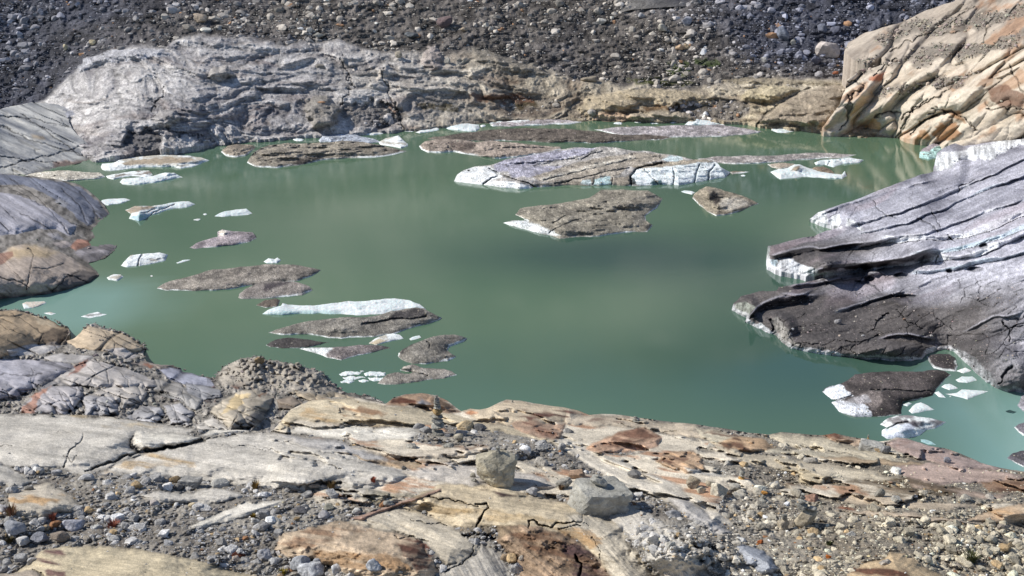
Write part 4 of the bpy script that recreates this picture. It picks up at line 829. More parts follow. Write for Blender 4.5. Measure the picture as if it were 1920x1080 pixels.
mb = berg('main iceberg, big striped grey and white ridge with pale blue cliff at right', MB, 23, 'dirty', back=.95, dirt=A(186, 180, 174), rim=1, feats=MBf, cat='iceberg', name='iceberg',
     cracks=[([(918, 316), (935, 330), (915, 338), (906, 346)], 2, .5), ([(925, 320), (950, 332), (990, 343), (1005, 352)], 2, .5), ([(1184, 347), (1182, 330), (1195, 316), (1240, 306)], 3, .7), ([(1262, 346), (1266, 330), (1262, 316)], 1.8, .4), ([(1300, 343), (1305, 325), (1312, 308)], 2.2, .4), ([(1328, 338), (1330, 322), (1340, 310)], 2, .4), ([(950, 312), (980, 306), (1020, 304), (1080, 296), (1120, 282)], 1.8, .2),
             ([(1020, 338), (1100, 318), (1180, 300), (1240, 292)], 1.6, .3), ([(1040, 345), (1120, 326), (1180, 314)], 1.6, .3), ([(1112, 346), (1113, 335)], 1.4, .3), ([(1147, 347), (1148, 333)], 1.4, .3), ([(1090, 300), (1110, 288), (1130, 284)], 2, .4), ([(1235, 347), (1225, 336), (1210, 318)], 1.5, .3)], bumpy=.10)
berg('long narrow speckled grey floe right of the main iceberg', [(1307, 298), (1340, 293), (1400, 291), (1500, 288), (1560, 287), (1607, 290), (1585, 296), (1530, 298), (1500, 300), (1440, 305), (1380, 308), (1345, 305), (1320, 301)], 5, 'dirty', dirt=A(168, 160, 156), rim=2)
berg('rounded pale white floe beneath the end of the long narrow floe', T(*Cz, 740,915,780,900,860,895,940,885,1020,900,1000,915,900,922,850,942,800,927,750,930), 8, 'white', back=.8, cracks=[(T(*Cz, 815,925,830,905), 1.4, .2)])
berg('beige flat end piece behind the bright white floe at right', T(*Cz, 475,925,540,915,630,922,650,938,560,952,500,942), 4, 'dirty', dirt=A(182, 166, 146))
berg('bright white jagged floe with low peak in the upper right of the lake', T(*Cz, 492,968,540,950,590,945,630,924,660,924,700,942,760,962,850,977,895,982,912,960,924,990,900,1006,820,1004,700,995,620,1002,550,1009,515,985), 8, 'white', humps=[(1495, 314, 10, 6, 5)], feats=[(T(*Cz, 600,960,640,935,670,930,650,960), A(150, 130, 108), 3)])
berg('small brown mound of dirty ice behind the bright white floe', T(*Cz, 722,950,750,938,790,936,830,952,855,976,820,978,770,970), 8, 'dirty', dirt=A(136, 118, 98), rim=.5)
berg('thin brown sliver off the right tip of the main iceberg', T(*Cz, 262,968,290,962,330,963,378,967,340,975,280,982), 2, 'dirty', dirt=A(130, 116, 100))
berg('tiny white fragment below the thin brown sliver', T(*Cz, 325,987,340,982,355,986,350,993,332,993), 1.5, 'white')
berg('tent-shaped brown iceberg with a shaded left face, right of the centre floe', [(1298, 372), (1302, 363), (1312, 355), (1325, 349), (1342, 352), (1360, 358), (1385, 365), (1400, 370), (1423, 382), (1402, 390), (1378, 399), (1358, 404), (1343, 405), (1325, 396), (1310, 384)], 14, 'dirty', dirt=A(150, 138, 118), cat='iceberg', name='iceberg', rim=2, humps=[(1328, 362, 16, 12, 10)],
     feats=[([(1338, 354), (1344, 362), (1350, 378), (1340, 385), (1332, 372)], A(60, 54, 50), 4), ([(1352, 372), (1385, 370), (1410, 382), (1370, 395), (1350, 390)], A(196, 188, 174), 6)])  # shaded left and bright right face painted in as colour
berg('small white scraps beside the tent-shaped iceberg', [(1276, 359), (1284, 357), (1296, 358), (1304, 361), (1298, 365), (1284, 362)], 1.5, 'white')
berg('large brown-grey floe with scalloped edge in the middle of the lake', [(943, 418), (962, 413), (990, 414), (966, 403), (975, 391), (1010, 385), (1060, 379), (1105, 371), (1127, 356), (1170, 355), (1215, 357), (1243, 373), (1232, 390), (1210, 405), (1212, 414), (1224, 422), (1214, 435), (1160, 438), (1090, 444), (1050, 448), (1030, 441), (1000, 435), (968, 426)], 11, 'dirty', back=.7, dirt=A(146, 138, 122), rim=2,
     feats=[([(940, 417), (985, 411), (1000, 420), (1030, 430), (1050, 442), (1000, 438)], DW*.95, 5)], cracks=[([(1038, 418), (1050, 410), (1060, 405)], 1.6), ([(1030, 436), (1060, 420), (1090, 412)], 1.2)], humps=[(1120, 385, 50, 12, 4), (1190, 375, 30, 10, 4)])
berg('turquoise-sided iceberg with mauve top beside the white end of the glacier', T(*Cz, 1330,888,1332,858,1350,835,1400,810,1440,800,1465,797,1492,815,1478,850,1440,888,1385,896), 16, 'dirty', dirt=A(160, 150, 158), rim=1, cat='iceberg', name='iceberg',
     feats=[(T(*Cz, 1325,895,1328,858,1352,846,1390,858,1412,830,1450,822,1478,850,1440,895,1380,900), A(180, 218, 214, .85), 3)])
berg('low white floe by the foot of the orange rock slope', T(*Cz, 505,737,560,718,640,708,700,720,650,735,580,748,530,746), 5, 'white')
berg('small white floe touching the base of the orange rock slope', T(*Cz, 695,732,740,722,782,730,765,743,715,744), 2.5, 'white')
berg('white jagged floe heap off the tan far bank, upper right', T(*Cz, 10,703,35,680,80,658,100,672,150,678,180,672,220,695,150,705,50,705), 8, 'white')
berg('flat white sliver at the tip of the left rock dome', T(*Dz, 560,58,575,45,620,38,700,35,735,45,680,65,610,76,580,70), 3, 'white')
berg('long white ridged floe with a brown patch, upper left open water', T(*Dz, 703,102,760,78,850,80,900,73,1000,55,1060,52,1100,70,1050,87,950,99,900,117,850,130,820,150,780,165,725,150,738,125), 12, 'white', back=.8, feats=[(T(*Dz, 700,102,760,76,880,78,870,90,800,102,735,125), A(160, 142, 120), 3), (T(*Dz, 735,150,790,118,850,130,790,165), A(176, 208, 218, .85), 3)],
     cracks=[(T(*Dz, 850,130,900,95,980,70), 1.6, .3), (T(*Dz, 790,118,870,98), 1.6, .3)], humps=[(262, 402, 9, 6, 4)])
berg('smooth white wedge-shaped floe alone in the upper left water', T(*Dz, 1205,138,1230,122,1260,110,1330,98,1385,93,1420,120,1400,128,1350,132,1250,141), 8, 'white')
berg('tiny brownish fragment left of the white wedge-shaped floe', T(*Dz, 1085,158,1110,149,1130,152,1115,163), 1.5, 'mixed')
berg('tiny white fragment nearest the white wedge-shaped floe', T(*Dz, 1140,126,1155,119,1167,126,1152,132), 1.5, 'white')
berg('mauve-grey floe with an upright lump at its back, left water', T(*Dz, 1065,314,1100,290,1180,262,1225,252,1222,225,1250,210,1290,218,1350,222,1420,226,1442,262,1400,283,1330,297,1250,305,1170,314,1100,321), 7, 'dirty', dirt=A(164, 152, 156), rim=1.5, humps=[(420, 436, 10, 6, 7)], feats=[(T(*Dz, 1225,245,1228,222,1255,212,1285,225,1255,245), A(210, 202, 190), 2)])
berg('blocky white and tan floe in front of the left rock dome', T(*Dz, 680,415,705,385,735,355,780,350,900,340,945,352,930,387,850,405,780,418,710,423), 10, 'mixed', dirt=DB, back=.8, feats=[(T(*Dz, 690,415,740,360,775,375,770,418), DW, 2)], cracks=[(T(*Dz, 775,415,780,380,800,355), 2, .4)])
berg('thin white sliver right of the blocky floe', T(*Dz, 988,399,1030,382,1075,381,1040,393,1000,403), 1.8, 'white')
berg('small oval white floe below the blocky floe', T(*Dz, 600,482,640,462,680,464,696,478,660,501,612,495), 4, 'mixed', dirt=DB)
berg('tiny white crumb right of the oval floe', T(*Dz, 843,473,853,468,862,474,853,478), 1., 'white')
berg('small lumpy white floe touching the back of the long speckled floe', T(*Dz, 1482,392,1510,372,1545,378,1560,368,1582,385,1560,401,1500,401), 4, 'white', humps=[(508, 487, 5, 3, 2)])
berg('long speckled brown floe, the largest of the left water', T(*Dz, 882,543,915,518,960,500,1100,465,1200,435,1350,420,1500,405,1650,408,1770,430,1808,438,1760,470,1680,500,1600,506,1450,525,1300,547,1100,558,930,555), 8, 'dirty', dirt=A(146, 137, 126), rim=1.5)
berg('oval speckled floe with white rim overlapping the long speckled one', T(*Dz, 1340,595,1345,573,1380,545,1450,515,1550,500,1650,503,1740,530,1758,555,1700,582,1600,590,1450,601,1350,601), 9, 'dirty', dirt=A(142, 133, 126), rim=4, feats=[(T(*Dz, 1480,550,1490,515,1580,502,1640,510,1560,530,1500,560), A(66, 60, 64), 6)])
berg('small dark brown floe at the left tip of the long white floe', T(*Dz, 1440,637,1490,608,1550,597,1577,610,1562,647,1500,652), 5, 'dirty', dirt=A(110, 98, 86), rim=1)
berg('flat pale slab of ice in the shallow inlet at the left edge', T(*Dz, 125,628,150,617,250,614,263,625,190,652,135,658), 2.5, 'white', feats=[(T(*Dz, 125,628,150,617,250,614,263,625,190,652), A(226, 214, 200), 3)])
berg('tiny pale fragment below the flat slab in the left inlet', T(*Dz, 245,682,280,674,318,684,290,693), 1.5, 'mixed', dirt=DB)
berg('grey and white fragment off the left near shore', T(*Dz, 452,702,500,685,550,674,575,685,605,688,565,700,500,711), 3, 'mixed', dirt=A(120, 116, 110))
berg('long pure white floe with a waisted left end, brightest in the lake', T(*Ez, 153,567,185,545,225,530,262,520,270,505,300,514,400,518,480,515,560,504,640,493,740,493,820,485,900,478,980,488,1040,510,1078,540,1000,552,960,548,880,562,700,575,560,568,480,562,400,566,250,573), 14, 'white', back=.85,
     feats=[(T(*Ez, 160,570,250,552,480,548,600,555,600,575,150,575), A(196, 224, 224, .86), 5)])
berg('long dark grey floe lying against the pure white floe', T(*Ez, 188,672,240,652,300,635,420,605,600,585,800,575,880,550,960,536,1020,528,1065,535,1110,560,1166,588,1140,605,1100,620,1000,645,900,680,780,697,600,706,520,700,450,686,350,682,280,686), 14, 'dirty', back=.9, dirt=A(134, 128, 118), rim=2.5,
     feats=[(T(*Ez, 860,605,900,560,1000,535,1060,540,1085,580,1000,590,900,600), A(72, 68, 68), 4), (T(*Ez, 720,625,800,605,860,608,780,622), A(40, 38, 38), 3)], cracks=[(T(*Ez, 720,625,800,610,880,598,980,595,1080,580), 2.4, .4)])
berg('low dark wet floe left of the three small grey floes', T(*Ez, 175,742,205,722,230,710,300,699,420,710,500,725,548,721,480,741,380,757,260,759,200,753), 4, 'dirty', dirt=A(84, 78, 76), rim=.6)
berg('wing-shaped grey floe with a white left edge', T(*Ez, 362,762,450,755,560,752,700,740,830,744,882,758,750,790,640,815,600,827,520,812,450,787), 8, 'dirty', dirt=A(134, 124, 122), rim=1.5, feats=[(T(*Ez, 362,762,450,754,560,757,510,790,520,812,450,787), DW*.9, 4)])
berg('small white-beige floe between the dark floe and the grey pair', T(*Ez, 753,732,780,712,810,695,850,683,890,675,930,683,950,705,880,720,800,742), 6, 'mixed', dirt=DB, feats=[(T(*Ez, 753,732,810,708,860,712,800,742), A(206, 190, 160), 3)])
berg('tiny white floe right of the small white-beige floe', T(*Ez, 980,707,1000,695,1040,686,1050,700,990,716), 2.5, 'white')
berg('rounded dark grey floe with a white notch on its right side', T(*Ez, 918,805,922,788,945,765,1000,735,1080,705,1120,692,1180,683,1240,682,1308,703,1290,722,1255,735,1205,755,1198,772,1220,790,1248,808,1200,832,1140,840,1080,850,1010,848,970,838,935,822), 14, 'dirty', back=.8, dirt=A(136, 130, 120), rim=2,
     feats=[(T(*Ez, 1200,758,1210,735,1260,720,1308,700,1290,725,1240,748), DW*.9, 2), (T(*Ez, 925,780,960,745,1040,725,980,750,940,790), A(50, 48, 48), 4), (T(*Ez, 1150,835,1200,815,1248,806,1200,832), DW*.9, 2)], cracks=[(T(*Ez, 1080,720,1100,735,1095,755), 1.6)])
berg('twin-lobed grey floe, nearest dirty floe to the near shore', T(*Ez, 803,958,830,930,860,905,900,895,985,895,930,882,950,862,1000,849,1060,870,1180,875,1220,888,1252,910,1180,930,1050,946,990,955,920,963,850,965), 8, 'dirty', dirt=A(150, 142, 132), rim=1.5, cracks=[(T(*Ez, 930,890,1000,898,1060,905,1080,912), 2, .3)], humps=[(760, 690, 20, 4, 4)])
for k, pc in enumerate(((585,905,640,888,690,890,720,896,700,908,640,912,600,916), (725,900,760,888,800,892,850,895,848,915,800,920,740,918), (600,925,650,914,720,918,740,928,680,936,620,936), (590,948,640,938,680,944,640,958,600,955),
        (745,925,800,922,842,925,852,938,800,944,760,940), (690,938,730,934,760,942,730,952,700,948), (640,900,655,895,670,898,660,903), (700,886,720,884,730,890,712,893))):
    berg('small white brash ice fragment in the loose cluster beside the twin-lobed grey floe', T(*Ez, *pc), 3.2, 'white', group='brash ice fragments beside the twin-lobed floe', rough=.16, bumpy=.5)
berg('large dark dirt-covered floe with two white lobes, lower right', T(*Gz, 785,585,800,565,820,555,890,538,930,518,970,485,1050,475,1200,470,1350,470,1400,460,1470,465,1512,490,1480,510,1455,540,1430,562,1405,606,1300,632,1238,640,1232,712,1150,722,1060,726,970,727,880,697,832,642,845,632), 20, 'dirty', back=.6, dirt=A(86, 78, 76), rim=1.2, cat='iceberg', name='iceberg',
     feats=[(T(*Gz, 785,585,820,555,890,538,905,560,950,590,955,605,880,630,830,635), A(232, 238, 246, .85), 2.5), (T(*Gz, 832,642,880,628,960,645,1020,655,1065,700,1060,727,970,728,880,697), A(232, 236, 244, .85), 3), (T(*Gz, 960,640,1000,600,1060,570,1120,575,1120,640,1080,690,1020,650), A(140, 130, 126), 6), (T(*Gz, 905,640,960,612,1040,600,1060,640,1000,652), A(190, 186, 188), 5),
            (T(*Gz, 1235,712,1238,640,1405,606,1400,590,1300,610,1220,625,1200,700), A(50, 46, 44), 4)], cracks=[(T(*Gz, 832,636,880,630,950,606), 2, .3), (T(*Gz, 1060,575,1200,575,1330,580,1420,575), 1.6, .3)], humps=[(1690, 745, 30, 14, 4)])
berg('dark square floe in the inlet under the glacier edge', T(*Gz, 1372,388,1400,376,1430,370,1500,372,1530,390,1548,440,1537,470,1470,465,1412,452,1388,420), 5, 'dirty', dirt=A(80, 73, 74), rim=4)
for lab, pc, hp in (('oval white floe, uppermost big one in the lower right inlet', (1533,517,1570,497,1630,497,1657,520,1600,535,1555,531), 5), ('white floe left of and below the oval one in the inlet', (1453,557,1475,542,1500,538,1550,565,1500,575), 4), ('slim white floe at the right tip of the dark floe with two white lobes', (1413,590,1440,580,1482,620,1440,613), 3),
        ('widest flat white floe in the inlet with a raised spine', (1473,596,1540,590,1570,570,1640,574,1722,582,1660,605,1602,628,1540,611), 5), ('tiny white floe tucked against the dark overhang of the two-lobed floe', (1233,657,1270,643,1290,650,1265,667), 2), ('triangular white floe right of the dark overhang', (1270,692,1290,668,1312,650,1340,643,1380,662,1418,685,1330,702,1290,708), 6),
        ('small broken white floe beside the dark square floe', (1537,468,1560,458,1590,448,1625,465,1580,481), 2.5), ('white crumb at the foot of the widest flat white floe', (1495,612,1505,607,1515,612,1505,616), 1)):
    berg(lab, T(*Gz, *pc), hp, 'white', feats=())
berg('lumpy white iceberg streaked with grey dirt, nearest the near shore', T(*Gz, 1110,768,1130,750,1160,730,1200,718,1260,715,1340,725,1420,738,1483,755,1455,775,1420,792,1370,800,1330,832,1230,848,1150,850,1118,830,1122,800,1150,785), 14, 'mixed', dirt=A(120, 112, 114), cat='iceberg', name='iceberg', back=.8,
     feats=[(T(*Gz, 1118,830,1140,800,1200,770,1270,755,1310,775,1300,810,1230,846,1150,848), A(222, 228, 242, .85), 5), (T(*Gz, 1180,765,1240,745,1310,750,1340,790,1300,780,1270,758), A(100, 94, 100), 4)], cracks=[(T(*Gz, 1150,790,1200,768,1270,752), 2.4, .4)], humps=[(1695, 805, 16, 8, 5), (1720, 790, 30, 8, 4)])
berg('thin pale blue sheet of submerged ice at the near right shore', T(*Gz, 1335,850,1380,855,1432,885,1380,882,1340,866), 1, 'white', feats=[(T(*Gz, 1320,840,1450,840,1450,900,1320,900), A(168, 206, 208, .85), 2)])
berg('white-flanked floe cut by the right edge, upper one', T(*Gz, 1882,662,1905,610,1960,590,2050,610,2060,700,1915,695), 14, 'dirty', dirt=A(150, 146, 158), rim=7)
berg('dark pointed floe cut by the right edge, middle one', T(*Gz, 1864,785,1890,765,1960,745,2040,760,2040,830,1915,832), 10, 'dirty', dirt=A(110, 106, 116), rim=3)
berg('dark floe cut by the right edge, lowest one', T(*Gz, 1823,957,1855,930,1900,916,1960,912,2040,925,2050,1015,1915,1008,1870,985), 14, 'dirty', dirt=A(92, 88, 96), rim=2)
berg('small dark wafer of wet ice near the right edge', T(*Gz, 1810,692,1840,685,1882,698,1860,708,1825,702), .8, 'dirty', dirt=A(40, 72, 72), rim=.1)

for k, (a_, b_) in enumerate(((655, 247), (672, 243), (690, 246), (781, 240), (800, 237), (826, 236), (846, 238), (905, 236), (936, 233), (1160, 231), (1196, 229), (1226, 231), (1262, 229), (1290, 233), (1352, 234), (1380, 231), (1452, 243), (1474, 240), (1530, 244), (352, 268), (378, 270), (420, 266), (560, 262), (1620, 256), (770, 246), (872, 240))):
    w_, h_ = rng.uniform(5, 13), rng.uniform(1.8, 3.6); th = np.linspace(0, 2*PI, 8)[:-1]+rng.uniform(0, .5); rr0 = rng.uniform(.6, 1, 7)
    berg('small white ice fragment drifting along the far shore', [(a_+w_*math.cos(t_)*r_, b_+h_*math.sin(t_)*r_) for t_, r_ in zip(th, rr0)], rng.uniform(2.5, 5), 'white', group='ice fragments drifting along the far shore', rough=.12, bumpy=.4)
_p = np.concatenate([g[0] for g in GRIT]); _k = np.concatenate([g[1] for g in GRIT]); _s = np.clip(.55+rng.pareto(3, len(_p))*.7, .55, 2.4)
scatter_mesh('grit', M_stone, _p, _s*_k, np.full(len(_p), .6), jit_col(A(170, 160, 148), len(_p), .45), np.ones(len(_p), int), 'grit and pebbles melted out on the dirty ice floes', 'grit', nvar=5)

# ================================================================== FOREGROUND GROUND
fg_poly = [(-260, 764), (-100, 774), (0, 776), (100, 777), (170, 778), (240, 786), (330, 799), (360, 803), (400, 805), (445, 806), (480, 808), (505, 812), (520, 798), (545, 768), (580, 752), (620, 744), (660, 746), (700, 748), (722, 758), (738, 745), (760, 739), (790, 737), (815, 741), (840, 752), (865, 771), (882, 766), (900, 768), (915, 765),
           (935, 755), (950, 749), (975, 751), (1000, 756), (1040, 762), (1060, 764), (1085, 770), (1105, 778), (1130, 776), (1165, 778), (1190, 782), (1240, 789), (1280, 793), (1310, 796), (1340, 801), (1375, 806), (1400, 811), (1440, 815), (1465, 810), (1500, 813), (1540, 816), (1565, 812), (1590, 818), (1640, 828), (1665, 826), (1680, 820),
           (1700, 822), (1740, 835), (1770, 840), (1800, 850), (1840, 868), (1880, 878), (1920, 884), (2180, 930), (2180, 1260), (-260, 1260)]
fg = Sheet(fg_poly, ctl([(u_, v_, None, y_) for u_, v_, y_ in ((-260, 764, 46), (0, 776, 44), (240, 786, 43), (505, 810, 41), (620, 744, 47), (790, 738, 47.5), (865, 770, 45), (950, 749, 47.5), (1100, 776, 45.5), (1280, 793, 44), (1500, 813, 42.5), (1680, 821, 42.5), (1840, 868, 39.5), (2180, 930, 36),
    (0, 880, 35), (500, 880, 35.2), (960, 880, 35.5), (1400, 880, 35.5), (1800, 920, 34), (0, 950, 31), (500, 950, 31.3), (960, 950, 31.4), (1400, 950, 31.6), (1900, 980, 31), (0, 1080, 27), (960, 1080, 27), (1900, 1080, 27.4), (-260, 1260, 22), (960, 1260, 22), (2180, 1260, 22.4), (-260, 1000, 29), (2180, 1050, 29))]), 1.25, seed=30, poly_amp=.03)
u, v = fg.u, fg.v
X0, Y0_ = fg.P0[:, 0], fg.P0[:, 1]
fg.H = .55*fbm(X0*.35, Y0_*.3, None, 3, 300); fgN = .20*fbm(X0*2.2, Y0_*1.6, None, 4, 301)+.10*fbm(X0*9, Y0_*6, None, 2, 302); fgS = np.zeros(fg.n)
gt = np.clip(.5+.5*fbm(X0*1.1, Y0_*.8, None, 4, 303)+.3*fbm(X0*8, Y0_*5, None, 3, 304), 0, 1)[:, None]
fg.col = A(106, 100, 94)*(1-gt)+A(168, 162, 152)*gt
gw = sstep(1250, 1600, u)[:, None]*.35; fg.col = fg.col*(1-gw)+A(150, 138, 118)*gw
# rock floor showing between the slabs: streaky pale bedrock with thin gravel
_r1, _, _ = sdf([(505, 745), (700, 740), (960, 745), (1340, 795), (1400, 850), (1330, 985), (1100, 935), (960, 925), (640, 950), (520, 905)], u, v)
_r2, _, _ = sdf([(1300, 795), (1500, 810), (1700, 820), (1930, 880), (2200, 930), (2200, 975), (1700, 965), (1500, 930), (1330, 905)], u, v)
_n = fbm((u+v*.5)*.008, (v-.16*u)*.035, None, 4, 430); _n2 = fbm(u*.03, (v-.16*u)*.09, None, 3, 431)
fl = np.maximum(sstep(-20, 20, _r1)*sstep(-.22, .02, _n+.35*_n2), sstep(-12, 12, _r2)*sstep(-.02, .16, _n+.45*_n2)*.95)
_q, _, _ = sdf([(830, 800), (860, 795), (980, 812), (1060, 836), (1180, 880), (1240, 905), (1200, 915), (1060, 880), (1000, 872), (930, 850), (860, 830)], u, v); fl *= sstep(3, -3, _q)
_st = .55*fbm(u*.006, (v-.16*u)*.10, None, 4, 432)+.3*fbm(u*.04, v*.06, None, 3, 433); _b = sstep(.1, .45, fbm(u*.012, (v-.16*u)*.06, None, 4, 434))[:, None]*.75
_c = (A(224, 213, 194)*(1-_b)+A(176, 124, 88)*_b)*np.clip(1+.38*_st, .5, 1.3)[:, None]
fg.col = fg.col*(1-fl[:, None])+_c*fl[:, None]; fg.gravel *= 1-.93*fl; fgS[:] = fl*.9; fg.H += fl*.5
def slab(poly, c, h=.8, w=14, ang=12, seed=0, soft=4.5, warp=7, op=1., rough=.5, tone=.34, gravel=0, iso=0.):
    r_ = fg.paint(poly, None, soft=soft, warp=warp, wf=.035, h=h*.8, w=w*1.3, gravel=gravel, seed=seed)
    if r_ is None: return
    i_, d_, m_ = r_; uu, vv = u[i_], v[i_]; sa, ca = math.sin(R(ang)), math.cos(R(ang))
    p_, q_ = uu*ca+vv*sa, -uu*sa+vv*ca
    st = fbm(p_*.006, q_*.10, None, 4, 310+seed)*.55+fbm(p_*.02, q_*.45, None, 3, 330+seed)*.35+.25*fbm(uu*.05, vv*.07, None, 3, 340+seed)
    fgS[i_] = np.maximum(fgS[i_], m_)
    fg.H[i_] += m_*(.06*rough*fbm(p_*.012, q_*.13, None, 4, 350+seed)+.012*rough*fbm(p_*.05, q_*.5, None, 3, 351))*2
    k_ = np.clip(1+tone*st, .45, 1.4)[:, None]; mm = m_[:, None]*op
    fg.col[i_] = fg.col[i_]*(1-mm)+np.asarray(c)*k_*mm
    if iso: nn_ = fbm(uu*.06, vv*.09, None, 4, 360+seed); fg.H[i_] += m_*iso*nn_; fg.col[i_] *= (1+.5*m_*nn_)[:, None]
    e_ = sstep(4.5, .5, np.abs(d_-1))*(.35+.35*vnoise(uu*.03, vv*.03, None, seed)); fg.col[i_] *= (1-.55*np.clip(e_, 0, .7)*op)[:, None]
def stain(poly, c, seed=0, op=.85, soft=7, warp=10, ang=10, wf=.05, h=0):
    r_ = fg.paint(poly, None, soft=soft, warp=warp, wf=wf, seed=seed, h=h)
    if r_ is None: return
    i_, d_, m_ = r_; sa, ca = math.sin(R(ang)), math.cos(R(ang)); p_, q_ = u[i_]*ca+v[i_]*sa, -u[i_]*sa+v[i_]*ca
    st = np.clip(.62+1.5*fbm(p_*.012, q_*.10, None, 4, 400+seed), .0, 1.)
    mm = (m_*op*st)[:, None]; k_ = (.8+.4*fbm(u[i_]*.06, v[i_]*.1, None, 3, 410))[:, None]; fg.col[i_] = fg.col[i_]*(1-mm)+np.asarray(c)*k_*mm
PL, PW, TN, BR, RU, MV = A(206, 200, 190), A(230, 224, 212), A(204, 186, 156), A(150, 118, 92), A(138, 92, 70), A(184, 164, 156)
DKB = A(92, 62, 50); GRB = A(160, 160, 160)
slab([(-260, 764), (0, 775), (100, 778), (190, 783), (330, 799), (362, 805), (350, 813), (250, 815), (240, 824), (243, 838), (265, 849), (235, 862), (200, 876), (160, 888), (120, 882), (60, 878), (30, 872), (0, 868), (-260, 830)], PL, 1.2, 22, 8, 1)
slab([(250, 818), (262, 810), (320, 812), (382, 822), (386, 828), (350, 833), (300, 838), (265, 846), (248, 838)], PW, .9, 8, 5, 2)
slab([(188, 887), (230, 868), (270, 850), (310, 842), (360, 830), (400, 818), (450, 813), (505, 812), (560, 818), (620, 830), (680, 850), (740, 878), (768, 894), (735, 906), (690, 912), (640, 916), (560, 920), (480, 912), (400, 905), (300, 893)], PL, 2.0, 26, 9, 3)
slab([(512, 812), (560, 818), (640, 828), (700, 845), (760, 870), (780, 884), (740, 880), (680, 862), (600, 840), (540, 824)], A(186, 182, 178), .9, 10, 13, 4)
slab([(640, 896), (700, 895), (706, 915), (690, 923), (650, 922)], PL, .5, 8, 5, 5); slab([(-260, 845), (0, 868), (35, 884), (66, 905), (40, 912), (0, 910), (-260, 900)], PL, .8, 12, 20, 6)
slab([(18, 930), (60, 912), (90, 905), (125, 926), (158, 948), (130, 962), (60, 974), (15, 960)], A(200, 190, 174), .9, 12, 12, 7)
slab([(263, 932), (300, 919), (345, 928), (400, 912), (425, 918), (453, 930), (430, 943), (380, 947), (300, 941)], PL, .8, 10, 3, 8)
slab([(350, 992), (400, 966), (450, 948), (500, 938), (532, 936), (520, 946), (480, 962), (420, 980), (380, 993)], PW, .6, 8, -18, 9)
slab([(52, 1056), (80, 1032), (120, 1024), (200, 1025), (300, 1036), (400, 1060), (500, 1088), (560, 1120), (560, 1290), (0, 1290), (20, 1080)], A(206, 192, 164), 2.0, 26, 9, 10)
slab([(-260, 1075), (0, 1078), (60, 1068), (78, 1075), (80, 1290), (-260, 1290)], A(176, 164, 150), .8, 12, 5, 11)
# centre foreground complex
slab([(518, 1020), (530, 1002), (560, 994), (600, 984), (650, 978), (720, 992), (790, 1010), (802, 1040), (822, 1065), (800, 1110), (700, 1090), (640, 1072), (560, 1048), (520, 1034)], A(194, 174, 150), 1.8, 22, 10, 12, tone=.4, iso=.10)
slab([(650, 974), (700, 962), (745, 955), (785, 956), (845, 985), (890, 1018), (902, 1032), (872, 1056), (830, 1062), (802, 1018), (770, 1004), (700, 990)], A(200, 190, 172), .7, 24, 20, 13, soft=8)
slab([(822, 1078), (850, 1060), (880, 1050), (900, 1022), (930, 1030), (952, 1058), (960, 1110), (940, 1290), (820, 1290)], A(186, 180, 170), .8, 24, 60, 14, soft=8)
slab([(755, 955), (790, 925), (820, 912), (900, 908), (1000, 928), (1070, 948), (1110, 960), (1165, 985), (1165, 1010), (1200, 1045), (1240, 1100), (1290, 1290), (1150, 1290), (1120, 1080), (1060, 1036), (980, 1008), (930, 988), (880, 990), (845, 984), (800, 966)], A(210, 194, 166), 1.6, 34, 8, 15, tone=.5, soft=7)
slab([(928, 990), (1000, 984), (1060, 1000), (1112, 1040), (1150, 1085), (1180, 1290), (980, 1290), (975, 1062), (955, 1040), (935, 1015)], A(156, 134, 112), 1.0, 14, 35, 16, rough=.8, tone=.5, iso=.11)
slab([(1085, 958), (1130, 968), (1165, 985), (1172, 1012), (1212, 1058), (1250, 1100), (1290, 1290), (1200, 1290), (1160, 1100), (1110, 1020), (1060, 985), (1060, 962)], A(200, 190, 172), .4, 20, 45, 17, soft=12)
slab([(655, 973), (700, 958), (745, 943), (800, 925), (826, 916), (828, 921), (770, 942), (700, 966), (680, 976)], A(176, 146, 130), .6, 5, -20, 18, warp=1.5)
# middle and brow
slab([(545, 770), (580, 753), (620, 745), (660, 748), (722, 760), (760, 760), (830, 770), (900, 790), (980, 808), (1060, 828), (1120, 852), (1060, 836), (1000, 822), (940, 812), (880, 802), (830, 792), (770, 800), (700, 800), (640, 795), (560, 790), (515, 808), (520, 796)], A(212, 198, 172), 1.0, 14, 9, 19)
slab([(560, 800), (640, 797), (700, 803), (740, 800), (790, 808), (770, 822), (700, 826), (640, 822), (540, 812)], PW, .6, 9, 6, 20)
slab([(662, 842), (700, 838), (760, 852), (800, 846), (850, 836), (915, 834), (905, 848), (860, 858), (800, 862), (740, 860), (690, 850)], A(214, 202, 184), .7, 8, 4, 21)
slab([(640, 846), (700, 862), (800, 870), (850, 866), (860, 880), (800, 886), (760, 880), (700, 868)], A(190, 170, 144), .5, 8, 7, 22)
slab([(760, 886), (800, 868), (850, 866), (900, 876), (1000, 888), (1050, 912), (1000, 916), (940, 906), (880, 912), (820, 906)], A(212, 204, 194), .7, 10, 6, 23)
slab([(1000, 800), (1040, 812), (1080, 828), (1120, 848), (1180, 872), (1250, 900), (1320, 942), (1380, 985), (1330, 985), (1260, 945), (1200, 920), (1160, 905), (1100, 870), (1060, 845)], A(214, 206, 192), .5, 16, 28, 24, soft=8)
slab([(722, 760), (738, 746), (760, 740), (790, 738), (815, 742), (840, 753), (864, 772), (830, 772), (780, 764)], A(166, 140, 118), 1.0, 8, 5, 25, rough=1.5)
slab([(866, 772), (882, 767), (915, 766), (950, 750), (1000, 757), (1060, 765), (1095, 775), (1060, 790), (1000, 800), (950, 798), (900, 790)], A(206, 190, 166), .9, 9, 8, 26)
